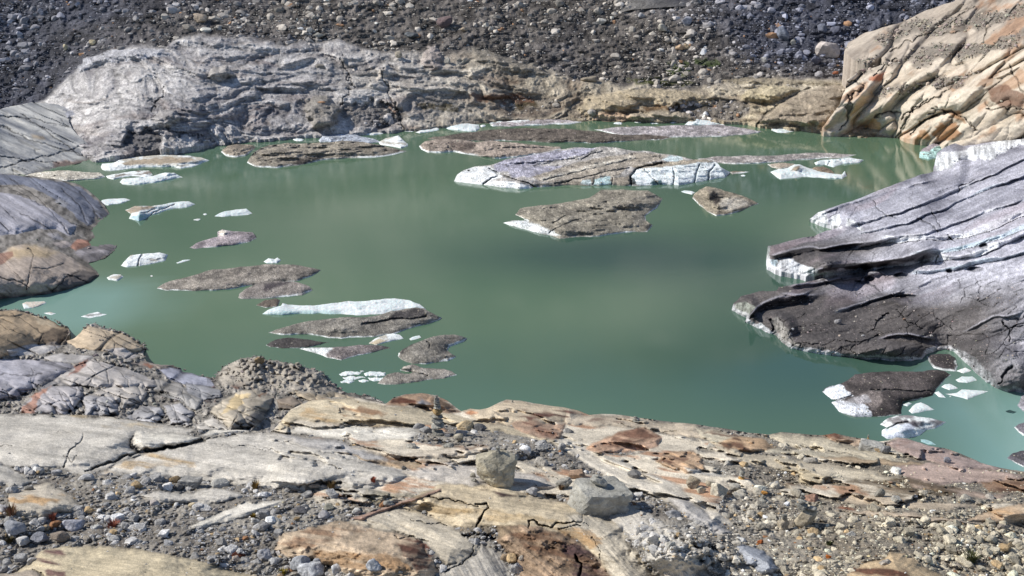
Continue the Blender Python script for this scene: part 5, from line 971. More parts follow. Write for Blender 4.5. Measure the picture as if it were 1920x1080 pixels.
slab([(1060, 766), (1105, 779), (1165, 779), (1240, 790), (1300, 797), (1345, 826), (1290, 822), (1230, 810), (1180, 800), (1110, 800), (1060, 795)], A(204, 190, 170), .8, 8, 8, 27)
slab([(960, 795), (1000, 790), (1060, 795), (1050, 822), (1010, 820), (970, 806)], A(176, 150, 130), .8, 7, 12, 28)
slab([(1095, 842), (1120, 828), (1165, 806), (1205, 802), (1240, 820), (1235, 835), (1210, 846), (1160, 852), (1120, 850)], A(206, 172, 146), 1.3, 9, -14, 29, tone=.7)
slab([(1230, 862), (1262, 848), (1300, 846), (1318, 858), (1320, 880), (1290, 886), (1250, 878)], A(204, 174, 144), 1.3, 9, 25, 30, tone=.8)
slab([(1300, 800), (1345, 808), (1400, 826), (1470, 842), (1560, 850), (1640, 856), (1700, 866), (1640, 866), (1560, 858), (1470, 850), (1400, 846), (1340, 832)], A(210, 200, 178), .7, 8, 8, 31)
slab([(1342, 828), (1380, 820), (1420, 822), (1456, 842), (1410, 848), (1370, 846)], A(200, 170, 138), .9, 7, 8, 32, tone=.8)
slab([(1440, 817), (1465, 811), (1500, 814), (1560, 826), (1620, 842), (1700, 862), (1640, 864), (1560, 850), (1480, 838)], A(214, 202, 178), .8, 8, 12, 33)
slab([(1530, 818), (1565, 813), (1600, 822), (1660, 838), (1640, 842), (1580, 830)], A(190, 168, 146), .7, 6, 10, 34)
slab([(1662, 828), (1682, 821), (1705, 823), (1770, 842), (1840, 868), (1880, 879), (1850, 884), (1780, 874), (1710, 858), (1680, 846)], MV, .8, 8, 14, 35)
slab([(1450, 880), (1490, 874), (1560, 878), (1576, 890), (1540, 906), (1496, 904), (1498, 892), (1470, 886)], A(208, 192, 162), .5, 6, 3, 36, gravel=.1)
slab([(1540, 855), (1620, 860), (1700, 866), (1780, 878), (1700, 876), (1600, 868)], A(190, 168, 140), .5, 6, 5, 37)
slab([(1680, 872), (1760, 868), (1840, 880), (1920, 892), (1920, 905), (1840, 905), (1760, 908), (1690, 895)], A(190, 168, 156), .5, 7, 5, 38, gravel=.2)
slab([(1690, 895), (1760, 908), (1850, 925), (1900, 922), (1880, 935), (1800, 930), (1720, 915)], A(188, 168, 152), .4, 7, 8, 39, gravel=.1)
slab([(1570, 955), (1620, 958), (1700, 962), (1790, 975), (1880, 990), (1800, 984), (1700, 972), (1610, 962)], A(210, 192, 170), .5, 5, 8, 40)
slab([(1810, 978), (1850, 955), (1920, 945), (2180, 960), (2180, 990), (1920, 982), (1860, 982)], A(210, 186, 158), .6, 8, 3, 41)
slab([(1380, 1024), (1396, 1020), (1430, 1032), (1466, 1068), (1440, 1076), (1400, 1058)], A(166, 170, 178), 1.2, 10, 40, 42)
slab([(1585, 1078), (1620, 1058), (1660, 1048), (1662, 1034), (1690, 1036), (1720, 1056), (1765, 1082), (1790, 1290), (1560, 1290)], A(208, 184, 150), 1.2, 12, 20, 43)
slab([(1240, 930), (1290, 938), (1330, 965), (1375, 1000), (1340, 1000), (1290, 970)], A(186, 182, 178), .6, 10, 30, 44); slab([(1280, 875), (1316, 878), (1360, 895), (1300, 892)], PL, .4, 5, 5, 45); slab([(1840, 905), (1920, 895), (2180, 900), (2180, 925), (1920, 926), (1860, 920)], A(156, 128, 106), .4, 7, 3, 46, gravel=.2)
slab([(640, 925), (690, 918), (735, 925), (730, 935), (660, 938)], A(190, 184, 172), .5, 6, 5, 47, gravel=.3)
slab([(370, 816), (440, 800), (470, 806), (430, 814)], PW, .4, 5, 3, 48)
slab([(1100, 930), (1160, 935), (1240, 975), (1300, 1030), (1345, 1090), (1370, 1160), (1270, 1160), (1235, 1080), (1190, 1015), (1140, 965)], A(196, 190, 180), .5, 20, 48, 49, soft=9)
slab([(1330, 830), (1420, 850), (1540, 868), (1640, 884), (1700, 900), (1600, 900), (1500, 884), (1400, 868)], A(208, 196, 174), .4, 9, 7, 50, gravel=.15)
slab([(1560, 925), (1640, 928), (1760, 942), (1850, 950), (1780, 956), (1660, 948), (1580, 940)], A(204, 188, 166), .3, 7, 5, 51, gravel=.2)
# stains and dark patches
for k, (p, c, o_) in enumerate((([(48, 1056), (82, 1030), (112, 1026), (128, 1045), (120, 1062), (118, 1085), (88, 1080), (82, 1062)], A(126, 98, 92), 1.), ([(250, 860), (300, 852), (350, 862), (370, 872), (320, 875), (200, 882)], A(206, 172, 120), .7), ([(110, 778), (200, 784), (300, 800), (200, 800)], A(206, 184, 146), .6),
        ([(22, 935), (60, 928), (110, 928), (122, 940), (70, 942), (30, 945)], A(206, 164, 112), .8), ([(520, 1020), (580, 995), (640, 985), (700, 995), (640, 1010), (560, 1030)], A(140, 104, 78), .7), ([(735, 1015), (780, 1008), (800, 1025), (815, 1060), (790, 1075), (762, 1040)], A(104, 66, 54), .95), ([(560, 1040), (640, 1030), (740, 1040), (780, 1070), (700, 1080)], A(166, 128, 88), .7),
        ([(780, 945), (830, 930), (880, 945), (890, 960), (840, 975), (790, 962)], A(150, 128, 96), .8), ([(850, 985), (920, 975), (960, 990), (940, 1010), (900, 1010)], A(132, 118, 96), .6), ([(905, 917), (925, 915), (960, 920), (986, 930), (968, 934), (930, 928)], A(74, 54, 56), 1.), ([(1038, 942), (1060, 944), (1064, 949), (1048, 948)], A(60, 44, 40), 1.),
        ([(960, 1000), (1030, 996), (1080, 1020), (1110, 1050), (1140, 1085), (1100, 1100), (1060, 1060), (1000, 1040)], A(120, 88, 66), .8), ([(1060, 1020), (1110, 1030), (1150, 1080), (1150, 1110), (1080, 1100)], A(84, 64, 66), .9), ([(1040, 990), (1110, 990), (1130, 1020), (1110, 1030), (1080, 1010)], A(190, 148, 96), .7),
        ([(900, 912), (960, 905), (1040, 912), (1000, 920)], A(166, 132, 96), .6), ([(820, 955), (850, 950), (920, 955), (1040, 972), (1080, 985), (980, 985), (880, 968)], A(196, 168, 124), .6), ([(640, 766), (680, 764), (722, 772), (700, 782), (650, 780)], A(150, 108, 76), .8), ([(555, 770), (620, 762), (700, 785), (760, 795), (660, 795), (570, 790)], A(214, 176, 124), .6),
        ([(730, 756), (745, 745), (765, 740), (775, 748), (772, 758)], A(104, 66, 50), 1.), ([(775, 752), (790, 746), (805, 752), (800, 762), (782, 762)], A(150, 150, 156), .9), ([(800, 750), (830, 752), (860, 770), (830, 770)], A(104, 84, 68), .8), ([(938, 752), (960, 750), (985, 760), (990, 768), (960, 762)], A(110, 72, 54), .95), ([(868, 772), (885, 767), (895, 772), (880, 778)], A(196, 130, 90), .8),
        ([(972, 780), (1020, 772), (1060, 766), (1095, 775), (1070, 782), (1020, 784), (990, 786)], A(112, 74, 64), .95), ([(980, 785), (1010, 790), (1060, 782), (1040, 800), (1045, 820), (990, 808)], A(136, 100, 84), .8), ([(1105, 788), (1130, 777), (1170, 778), (1180, 786), (1140, 792)], A(112, 82, 72), .95), ([(1120, 840), (1160, 812), (1205, 804), (1240, 818), (1210, 824), (1180, 828), (1150, 840)], A(132, 96, 78), .95),
        ([(1235, 865), (1262, 848), (1300, 848), (1290, 862), (1260, 872)], A(120, 86, 72), .95), ([(1312, 808), (1350, 808), (1385, 822), (1350, 820)], A(112, 78, 62), .9), ([(1345, 828), (1380, 824), (1408, 832), (1405, 845), (1372, 842)], A(122, 90, 72), .95), ([(1542, 815), (1570, 812), (1602, 822), (1560, 824)], A(126, 86, 66), .9), ([(1668, 830), (1690, 820), (1712, 826), (1695, 836)], A(134, 100, 88), .8),
        ([(1700, 846), (1740, 850), (1800, 868), (1780, 870), (1710, 858)], A(170, 120, 84), .7), ([(1540, 905), (1620, 900), (1700, 908), (1790, 925), (1700, 932), (1600, 920)], A(104, 86, 62), .8), ([(1660, 895), (1760, 905), (1820, 925), (1780, 930), (1690, 912)], A(96, 80, 58), .8), ([(1450, 906), (1540, 910), (1560, 920), (1490, 925)], A(104, 88, 68), .6),
        ([(1850, 910), (1920, 900), (1960, 905), (1940, 922), (1880, 922)], A(116, 84, 66), .8), ([(1562, 950), (1580, 948), (1612, 960), (1590, 962)], A(130, 82, 60), .95), ([(1830, 975), (1880, 950), (1920, 955), (1890, 970)], A(220, 170, 116), .6), ([(1588, 1070), (1640, 1060), (1690, 1062), (1700, 1078), (1620, 1085)], A(118, 78, 62), .95), ([(690, 918), (740, 920), (800, 930), (700, 950), (650, 960)], A(128, 118, 84), .5),
        ([(720, 852), (760, 858), (820, 864), (810, 868), (740, 864)], A(160, 118, 80), .7), ([(700, 866), (780, 872), (850, 870), (800, 882)], A(176, 130, 92), .6), ([(820, 838), (850, 834), (912, 834), (905, 840), (860, 842)], A(124, 92, 70), .7), ([(600, 905), (640, 902), (632, 912), (580, 915)], A(86, 80, 78), .8))):
    stain(p, c, k, o_)
for k, (p, wd, dp) in enumerate((([(265, 848), (300, 842), (350, 834), (384, 826)], 6, .9), ([(160, 887), (195, 872), (230, 856), (265, 849)], 4.5, .6), ([(244, 838), (241, 826), (250, 818)], 2.4, .3), ([(384, 826), (410, 818), (448, 815)], 2.5, .25), ([(118, 876), (128, 850), (150, 832), (158, 815)], 2.2, .25), ([(120, 858), (135, 868), (142, 855)], 1.8, .2), ([(95, 815), (120, 808), (140, 810)], 1.6, .15),
        ([(450, 835), (520, 845), (590, 862), (640, 880)], 1.6, .2), ([(395, 833), (470, 838), (510, 845)], 1.4, .15), ([(520, 825), (600, 845), (680, 868)], 1.5, .2), ([(560, 912), (590, 905), (640, 905)], 4, .5), ([(890, 948), (912, 946), (916, 952), (905, 968), (895, 982), (890, 1000)], 3.2, .7), ([(800, 932), (860, 940), (895, 950)], 2.2, .4), ([(988, 988), (996, 978), (1020, 984), (1032, 988)], 2.8, .5), ([(1034, 990), (1046, 979), (1090, 977)], 2.6, .5), ([(1046, 991), (1088, 986)], 1.8, .3),
        ([(870, 1005), (905, 1000), (925, 1010), (905, 1012), (880, 1012)], 5, .8), ([(890, 1022), (885, 1038), (868, 1056), (835, 1072)], 1.8, .3), ([(770, 974), (800, 980), (838, 985)], 2., .2), ([(740, 1008), (770, 1006), (805, 1012)], 2.2, .4), ([(1090, 960), (1092, 980), (1105, 990)], 1.4, .2), ([(1110, 1010), (1125, 1035), (1122, 1050)], 1.5, .2), ([(1085, 1080), (1090, 1060), (1080, 1040)], 5, .8), ([(800, 815), (840, 832), (910, 836)], 1.6, .3),
        ([(1240, 812), (1280, 828), (1330, 828)], 1.6, .2), ([(1160, 795), (1185, 800), (1240, 812), (1270, 808)], 1.6, .2), ([(1500, 835), (1540, 845), (1600, 852)], 1.5, .2), ([(60, 1070), (78, 1074), (85, 1085)], 3, .3), ([(1455, 880), (1500, 888), (1520, 885)], 2, .1), ([(0, 836), (20, 835)], 1.4, .1), ([(620, 800), (700, 808), (780, 812)], 1.4, .15), ([(1000, 888), (1060, 900), (1100, 915)], 1.6, .15))):
    fg.crack(p, wd*.8, dp*1.2, warp=4, seed=k, op=.8 if wd > 2.6 else .55)
# gravel heaps
for (cx, cy, rx, ry, h) in ((1270, 1020, 110, 55, 2.2), (960, 838, 110, 22, 1.0), (880, 815, 70, 14, .7), (1180, 850, 120, 18, .5)):
    q = np.sqrt(((u-cx)/rx)**2+((v-cy)/ry)**2); fg.H += h*np.exp(-q*q*1.4)*(1+.3*fbm(u*.05, v*.08, None, 3, 370))
q = np.sqrt(((u-1255)/70)**2+((v-1000)/45)**2); fg.gravel = np.maximum(fg.gravel, sstep(1.2, .8, q))
fg.H += fgN*(1-.94*fgS); fg.col *= np.clip(1+(.16-.05*fgS)*rng.normal(size=fg.n), .5, 1.6)[:, None]
fg.finish('ground', M_fg, -1.5, .35)

# ------------------------------------------------------------------ gravel and stones
def fgP(u_, v_):
    i = fg.near(u_, v_); return (None, None) if i is None else (fg.at(i, u_, v_), fg.Y[i]/F)
n = 125000
gu = rng.uniform(-50, 1970, n); gv = 735+(1130-735)*rng.uniform(size=n)
ii = np.array([(-1 if (q_ := fg.near(a_, b_)) is None else q_) for a_, b_ in zip(gu, gv)]); m0 = (ii >= 0) & (fg.d[ii] > 3.5)
gu, gv, ii = gu[m0], gv[m0], ii[m0]
dens = fg.gravel[ii]**1.5; dens = dens*(.5+.5*sstep(-.25, .25, fbm(gu*.018, gv*.03, None, 4, 420)+.12*sstep(1200, 1500, gu)))+.010
kp = rng.uniform(size=len(ii)) < dens; gu, gv, ii = gu[kp], gv[kp], ii[kp]; n = len(ii)
sz = 1.25*(1+rng.pareto(2.45, n)*1.0); clump = fbm(gu*.012, gv*.03, None, 3, 421); sz *= np.exp(.45*clump)
sz *= .70+.42*sstep(800, 1060, gv); sz = np.clip(sz, .9, 12)
on = fg.gravel[ii] < .3; sz = np.where(on, np.minimum(sz, 2.6), sz)
rad = sz*fg.Y[ii]/F; pos = fg.at(ii, gu, gv)
val = np.exp(rng.normal(0, .34, n))[:, None]
wm = sstep(1150, 1600, gu)[:, None]; cols = (A(186, 184, 182)*(1-wm)+A(212, 202, 180)*wm)*val
tt = rng.uniform(size=n); cols[tt < .06] = A(196, 170, 132)*val[tt < .06]; cols[tt > .99] = A(160, 118, 86); cols = np.clip(cols, .03, .78)
order = np.argsort(-rad); bigi = order[:150]; rest = order[150:]
pos[:, 2] += rad*.15
scatter_mesh('gravel', M_stone, pos[rest], rad[rest], rng.uniform(.5, .85, len(rest)), cols[rest], np.where(sz[rest] > 4, 2, 1), 'grey gravel and small stones filling the hollows between the rock slabs', 'gravel')
for i in bigi:
    side = 'left' if gu[i] < 640 else ('centre' if gu[i] < 1180 else 'right')
    stone('stone', pos[i]-np.array([0, 0, rad[i]*.1]), rad[i]*2.2, rad[i]*1.5, cols[i], M_stone, {'left': 'loose pale grey stone lying in the gravel at the lower left', 'centre': 'loose grey stone in the rubble between the slabs near the middle', 'right': 'loose sandy grey stone in the rubble field at the lower right'}[side],
          'stone', {'left': 'stones in the gravel at the lower left', 'centre': 'stones in the rubble in the middle', 'right': 'stones in the rubble field at the lower right'}[side], kind=('round', 'ang', 'block', 'ang')[i % 4], sub=3 if sz[i] > 7 else 2, sink=.3, rot=random.uniform(0, 3), tilt=random.uniform(-.2, .2))
# shore rubble on the other near surfaces
for sh, nn, name, lab, mx in ((ml, 26000, 'shore_rubble', 'grey rubble between the fractured rocks of the left near shore', 6), (lms, 3500, 'shore_rubble', 'fine rubble in the hollows of the left shore domes', 4)):
    a_ = rng.uniform(-40, 900, nn); b_ = rng.uniform(320, 830, nn); q_ = [sh.near(x_, y_) for x_, y_ in zip(a_, b_)]
    if sh is lms: gm_ = lambda i: 1-np.any([0]) 
    q_ = np.array([i for i in q_ if i is not None])
    if sh is ml: q_ = q_[rng.uniform(size=len(q_)) < ml.gravel[q_]*.9+.02]
    else:
        uu_, vv_ = lms.u[q_], lms.v[q_]; dd = np.maximum(np.exp(-((vv_-445-.05*uu_)/14)**2), np.exp(-((vv_-350-.3*uu_)/8)**2)*.5); q_ = q_[rng.uniform(size=len(q_)) < dd]
    s_ = np.clip(1.05*(1+rng.pareto(2.6, len(q_))), 1, mx); scatter_mesh(name, M_stone, sh.at(q_, sh.u[q_]+rng.uniform(-2, 2, len(q_)), sh.v[q_]+rng.uniform(-2, 2, len(q_))), s_*sh.Y[q_]/F, np.full(len(q_), .65), jit_col(A(150, 144, 138), len(q_), .3), np.ones(len(q_), int), lab, 'rubble', nvar=6)
q_ = np.array([i for i in (rr.near(x_, y_) for x_, y_ in zip(rng.uniform(1560, 1960, 30000), rng.uniform(0, 200, 30000))) if i is not None]); q_ = q_[rng.uniform(size=len(q_)) < rr.gravel[q_]*(.25+.75*(vnoise(rr.u[q_]*.06, rr.v[q_]*.1, None, 77) > -.1))*.8+.004]
s_ = np.clip(1.2*(1+rng.pareto(2.8, len(q_))), 1, 5); scatter_mesh('ledge_rubble', M_scree, rr.at(q_, rr.u[q_]+rng.uniform(-3, 3, len(q_)), rr.v[q_]+rng.uniform(-3, 3, len(q_))), s_*rr.Y[q_]/F, np.full(len(q_), .65), jit_col(A(176, 166, 154), len(q_), .3), np.ones(len(q_), int), 'grey rubble on the ledges of the orange rock slope', 'rubble', nvar=6)

# traced stones: u, v of the centre, width, height in photo px, colour, form, label
def Z(ox, oy, x, y, w_, h_): return ox+x/3., oy+y/3., w_/3., h_/3.
ST = [(Z(640,720, 875,455,262,222), (186, 178, 158), 'ball', 'big round boulder balancing on the slab in the middle of the foreground'), (Z(640,720, 1445,620,345,190), (172, 170, 162), 'block', 'big flat-topped angular boulder right of the round one'),
    (Z(640,720, 1130,442,85,70), (186, 180, 170), 'ang', 'pale stone in the rubble between the two big boulders'), (Z(640,720, 780,243,90,40), (110, 110, 112), 'ang', 'flat dark stone on the rubble heap right of the tall cairn'),
    (Z(640,720, 692,237,110,60), (208, 186, 150), 'ang', 'tan stone beside the flat dark one right of the tall cairn'), (Z(640,720, 1648,503,90,52), (140, 138, 136), 'ang', 'grey stone above and right of the flat-topped boulder'), (Z(640,720, 185,1012,100,76), (186, 188, 192), 'round', 'pale round stone in the bottom centre-left'),
    (Z(640,720, 988,1030,92,82), (196, 194, 192), 'ang', 'white-grey stone in the hollow at the bottom centre'), (Z(640,720, 930,975,72,62), (160, 140, 116), 'round', 'brownish round stone in the hollow at the bottom centre'), (Z(640,720, 1015,976,42,36), (200, 190, 176), 'round', 'small pale stone between the brownish and white-grey ones'),
    (Z(640,720, 1852,902,60,46), (200, 196, 186), 'ang', 'pale stone on the dark gravel heap'), (Z(640,720, 1868,727,95,52), (160, 160, 162), 'round', 'smooth grey stone on top of the dark gravel heap'), (Z(640,720, 740,510,38,36), (170, 164, 150), 'ang', 'small stone wedged left of the round boulder, upper'),
    (Z(640,720, 745,541,34,26), (160, 156, 146), 'ang', 'small stone wedged left of the round boulder, lower'), (Z(640,720, 1132,352,74,46), (186, 184, 180), 'ang', 'pale angular stone at the top of the rubble heap'), (Z(640,720, 1240,352,58,50), (176, 172, 166), 'ang', 'grey stone on the rubble heap, right part'),
    (Z(640,720, 1272,265,70,32), (160, 156, 150), 'ang', 'flat stone on the brow between two rust-coloured slabs'), (Z(640,720, 333,1056,36,26), (190, 188, 184), 'ang', 'small stone right of the pale round stone at the bottom'), (Z(640,720, 270,665,72,34), (170, 168, 160), 'ang', 'flat stone on the mossy ground left of the plank-like slab'),
    (Z(640,720, 85,712,62,36), (200, 198, 192), 'ang', 'white stone on the mossy ground left of the plank-like slab'), (Z(640,720, 1330,505,115,48), (176, 148, 124), 'block', 'reddish brick-like stone behind the flat-topped boulder'), (Z(640,720, 660,300,60,50), (176, 168, 150), 'ang', 'stone at the foot of the tall cairn, right side'),
    (Z(640,720, 605,345,70,28), (150, 148, 140), 'ang', 'flat grey stone below the tall cairn'), (Z(640,720, 395,345,66,36), (180, 176, 166), 'ang', 'pale stone left of the tall cairn'), (Z(640,720, 355,470,36,22), (110, 108, 104), 'ang', 'small dark stone on the pale slab'), (Z(640,720, 1250,560,110,80), (170, 166, 156), 'ang', 'grey stone leaning behind the flat-topped boulder'), (Z(640,720, 1300,465,34,34), (130, 128, 124), 'ang', 'small dark stone standing above the brick-like stone'),
    (Z(0,720, 142,487,58,48), (160, 158, 160), 'round', 'leftmost stone of the row set on the left slab'), (Z(0,720, 200,460,52,36), (196, 196, 196), 'round', 'pale stone, uppermost of the row set on the left slab'), (Z(0,720, 180,496,46,38), (176, 174, 174), 'round', 'front stone of the row set on the left slab'), (Z(0,720, 228,483,50,44), (186, 184, 182), 'round', 'egg-shaped stone in the middle of the row on the left slab'), (Z(0,720, 268,479,38,34), (170, 164, 156), 'round', 'small stone of the row on the left slab'),
    (Z(0,720, 322,494,66,42), (192, 190, 190), 'round', 'largest stone, right end of the row on the left slab'), (Z(0,720, 495,528,84,46), (176, 176, 178), 'ang', 'pale jagged stone on the gravel below the dark crack'), (Z(0,720, 1080,541,144,56), (160, 158, 154), 'block', 'long box-shaped grey stone at the foot of the whale-backed slab'), (Z(0,720, 1240,553,118,54), (186, 184, 178), 'ang', 'wedge stone right of the box-shaped stone'),
    (Z(0,720, 610,508,42,26), (120, 120, 124), 'ang', 'small dark stone left of the box-shaped stone'), (Z(0,720, 870,671,66,42), (200, 190, 184), 'round', 'pale stone in front of the low double-humped slab'), (Z(0,720, 1080,678,50,38), (206, 190, 160), 'round', 'tan stone in front of the low double-humped slab'), (Z(0,720, 1140,691,44,34), (190, 188, 184), 'ang', 'grey stone right of the tan one'), (Z(0,720, 1210,706,40,34), (180, 172, 166), 'round', 'round stone left of the thin pale slab'),
    (Z(0,720, 90,796,132,74), (168, 170, 176), 'round', 'large blue-grey stone at the left edge'), (Z(0,720, 205,777,80,44), (190, 188, 186), 'ang', 'pale stone between the two large blue-grey stones'), (Z(0,720, 410,791,134,76), (176, 176, 184), 'round', 'large pale blue-grey stone with a crest, lower left'), (Z(0,720, 340,853,132,90), (146, 134, 122), 'round', 'round brown boulder at the lower left'),
    (Z(0,720, 225,858,110,62), (150, 152, 160), 'ang', 'flat blue-grey stone behind the round brown boulder'), (Z(0,720, 550,803,86,44), (206, 206, 202), 'round', 'white smooth stone right of the blue-grey stones'), (Z(0,720, 260,807,50,38), (190, 168, 136), 'round', 'small tan stone above the round brown boulder'), (Z(0,720, 640,867,84,34), (190, 188, 184), 'ang', 'flat pale stone by the orange moss'), (Z(0,720, 1690,711,92,40), (112, 110, 112), 'ang', 'dark flat stone on the gravel right of the thin pale slab'),
    (Z(0,720, 1820,731,86,50), (160, 158, 160), 'round', 'grey stone, front one of a pair'), (Z(0,720, 1852,691,80,48), (150, 148, 136), 'ang', 'grey-green stone, rear one of a pair'), (Z(0,720, 1550,762,82,34), (190, 188, 182), 'ang', 'flat pale stone on the gravel left of the pair'), (Z(0,720, 1440,766,62,40), (180, 178, 174), 'round', 'small round grey stone by yellow moss'), (Z(0,720, 1492,957,112,84), (180, 180, 184), 'ang', 'white-grey angular stone at the bottom left of centre'),
    (Z(0,720, 1335,952,106,40), (112, 66, 50), 'ang', 'dark red flat stone at the lower left'), (Z(0,720, 1690,992,122,92), (176, 178, 182), 'round', 'pale boulder touching the brown slab'), (Z(0,720, 1792,986,90,70), (168, 170, 176), 'round', 'grey boulder behind the pale boulder'), (Z(0,720, 1750,1038,172,92), (200, 202, 206), 'round', 'largest white boulder at the bottom edge'), (Z(0,720, 1900,1035,80,70), (206, 206, 208), 'round', 'white boulder at the bottom edge, right of the largest white one'),
    (Z(0,720, 1380,992,62,46), (176, 174, 172), 'ang', 'grey stone left of the white-grey angular stone'), (Z(0,720, 1240,886,80,48), (150, 148, 146), 'ang', 'slaty grey stone above the dark red one'), (Z(0,720, 20,700,64,54), (196, 192, 192), 'round', 'pale stone cut by the left edge'), (Z(0,720, 900,576,36,44), (150, 148, 146), 'ang', 'small upright stone in the gravel left of the box-shaped stone'), (Z(0,720, 1325,978,44,32), (200, 184, 170), 'round', 'small pinkish stone below the dark red one'),
    (Z(0,720, 1535,995,62,40), (200, 200, 200), 'round', 'pale stone below the white-grey angular stone'), (Z(0,720, 950,896,62,42), (170, 170, 172), 'ang', 'grey stone in the lower left rubble field'), (Z(0,720, 1565,950,40,34), (206, 200, 196), 'ang', 'small white stone against the brown slab'), (Z(0,720, 1130,826,50,26), (196, 194, 190), 'ang', 'pale flat stone below the thin pale slab'), (Z(0,720, 980,788,44,40), (180, 176, 172), 'round', 'small pale stone left of the thin pale slab'),
    (Z(0,720, 75,565,50,30), (176, 172, 166), 'ang', 'small stone of the group at the left edge, above the rusty slab'), (Z(0,720, 165,582,60,36), (150, 146, 140), 'ang', 'right stone of the group at the left edge, above the rusty slab'), (Z(0,720, 90,607,60,26), (166, 162, 158), 'ang', 'flat stone of the group at the left edge, above the rusty slab'),
    (Z(1280,720, 205,591,110,86), (206, 198, 180), 'ang', 'pale pyramid-shaped boulder in the right rubble field'), (Z(1280,720, 60,552,92,76), (170, 158, 138), 'ang', 'brown-grey boulder left of the pale pyramid boulder'), (Z(1280,720, 295,582,78,56), (176, 172, 162), 'ang', 'grey stone right of the pale pyramid boulder'), (Z(1280,720, 105,590,62,50), (200, 190, 168), 'round', 'small tan stone left of the pale pyramid boulder'), (Z(1280,720, 155,562,60,44), (180, 170, 150), 'ang', 'tan stone just behind the pale pyramid boulder'),
    (Z(1280,720, 160,356,56,46), (190, 184, 172), 'ang', 'pale stone below the rust slab on the brow'), (Z(1280,720, 1058,342,150,66), (182, 180, 174), 'block', 'long pale block on the brow by the lower right water'), (Z(1280,720, 1100,368,62,38), (190, 168, 136), 'round', 'tan stone in front of the long pale block on the brow'), (Z(1280,720, 1142,368,60,56), (130, 130, 132), 'ang', 'dark stone at the right end of the long pale block'),
    (Z(1280,720, 1485,427,46,44), (156, 156, 162), 'round', 'rounded grey stone alone on the brow at right'), (Z(1280,720, 715,428,92,46), (170, 164, 154), 'ang', 'grey stone in the pale rubble band, right part of the foreground'), (Z(1280,720, 515,566,62,44), (156, 156, 156), 'ang', 'grey stone right of the puddled slab'), (Z(1280,720, 1102,612,70,62), (140, 136, 126), 'ang', 'dark slab-like stone standing tilted in the right rubble'), (Z(1280,720, 1197,645,62,38), (190, 186, 176), 'ang', 'pale stone right of the tilted dark one'),
    (Z(1280,720, 1590,636,76,42), (196, 190, 176), 'round', 'pale stone, left one of two beside the wet brown slab'), (Z(1280,720, 1725,637,78,38), (196, 188, 176), 'ang', 'pale stone, right one of two beside the wet brown slab'), (Z(1280,720, 683,738,148,122), (184, 172, 150), 'round', 'brown-grey boulder carrying a cairn in the lower right'), (Z(1280,720, 485,792,66,40), (176, 170, 160), 'ang', 'low stone left of the two-stone cairn'),
    (Z(1280,720, 1797,803,76,50), (160, 150, 138), 'ang', 'brownish stone near the right edge'), (Z(1280,720, 1720,766,36,34), (206, 198, 184), 'ang', 'small white stone above the brownish one near the right edge'), (Z(1280,720, 380,822,40,36), (140, 138, 134), 'ang', 'small dark stone lower left of the two-stone cairn'), (Z(1280,720, 50,922,46,44), (206, 190, 160), 'ang', 'tan stone on the edge of the dark gravel heap'), (Z(1280,720, 500,857,46,46), (200, 192, 180), 'ang', 'pale upright stone below the two-stone cairn'),
    (Z(1280,720, 1880,887,72,46), (190, 182, 166), 'ang', 'tan-grey stone at the right edge, lower part'), (Z(1280,720, 1140,1002,92,40), (176, 168, 158), 'ang', 'flat stone on the tan slab at the bottom right'), (Z(1280,720, 945,842,56,34), (184, 182, 176), 'ang', 'pale stone right of the cairn boulder'), (Z(1280,720, 1380,977,60,42), (196, 190, 180), 'ang', 'pale stone right of the tan slab at the bottom'), (Z(1280,720, 1840,1038,80,40), (160, 152, 136), 'ang', 'flat stone at the bottom right near the dark tuft'),
    (Z(1280,720, 730,640,90,40), (176, 140, 120), 'ang', 'flat pinkish stone behind the cairn boulder'), (Z(1280,720, 1350,612,56,40), (206, 196, 176), 'ang', 'pale stone beside the wet brown slab'), (Z(1280,720, 820,970,36,24), (190, 110, 50), 'ang', 'small bright orange stone in the lower right'), (Z(1280,720, 435,885,40,24), (176, 100, 56), 'ang', 'small rusty stone below the cairns'), (Z(1280,720, 420,906,30,26), (186, 130, 80), 'ang', 'small orange-tan stone below the rusty one')]
BIG = {}
for q_, bc, kd, lab in ST:
    bu, bv, bw, bh = q_; P_, k = fgP(bu, bv+bh*.42)
    if P_ is None: P_, k = fgP(bu, bv+bh*.6+4)
    big_ = bw > 60; fl = {'ball': 1.05, 'round': 1.05, 'ang': 1.1, 'block': 1.0}[kd]
    o = stone('boulder' if bw > 24 else 'stone', P_, bw*k, bh*k*fl, A(*bc), M_stone, lab, 'boulder' if bw > 24 else 'stone', kind=kd, sub=4 if bw > 30 else 3, sink=.12, tilt=random.uniform(-.08, .08), seed=int(bu*3+bv), rot=random.uniform(-.35, .35))
    BIG[lab[:24]] = (P_, k, bh)
# boulder on the near-left shore mound and other ML stones
for bu, bv, bw, bh, bc, lab in ((487, 672, 20, 13, (150, 130, 100), 'brown boulder on top of the debris mound at the near shore'), (457, 677, 10, 7, (120, 116, 108), 'dark stone left of the brown boulder on the debris mound'), (95, 735, 1, 1, (1, 1, 1), None), (545, 692, 8, 6, (130, 126, 118), 'small stone on the right slope of the debris mound'), (608, 704, 7, 5, (150, 146, 138), 'small stone at the water side of the debris mound')):
    if not lab: continue
    i = ml.near(bu, bv+bh*.5) or ml.near(bu, bv+bh*.5+5); k = ml.Y[i]/F; stone('stone', ml.P[i], bw*k, bh*k*1.2, A(*bc), M_stone, lab, 'stone', kind='ang', sub=3, sink=.2)

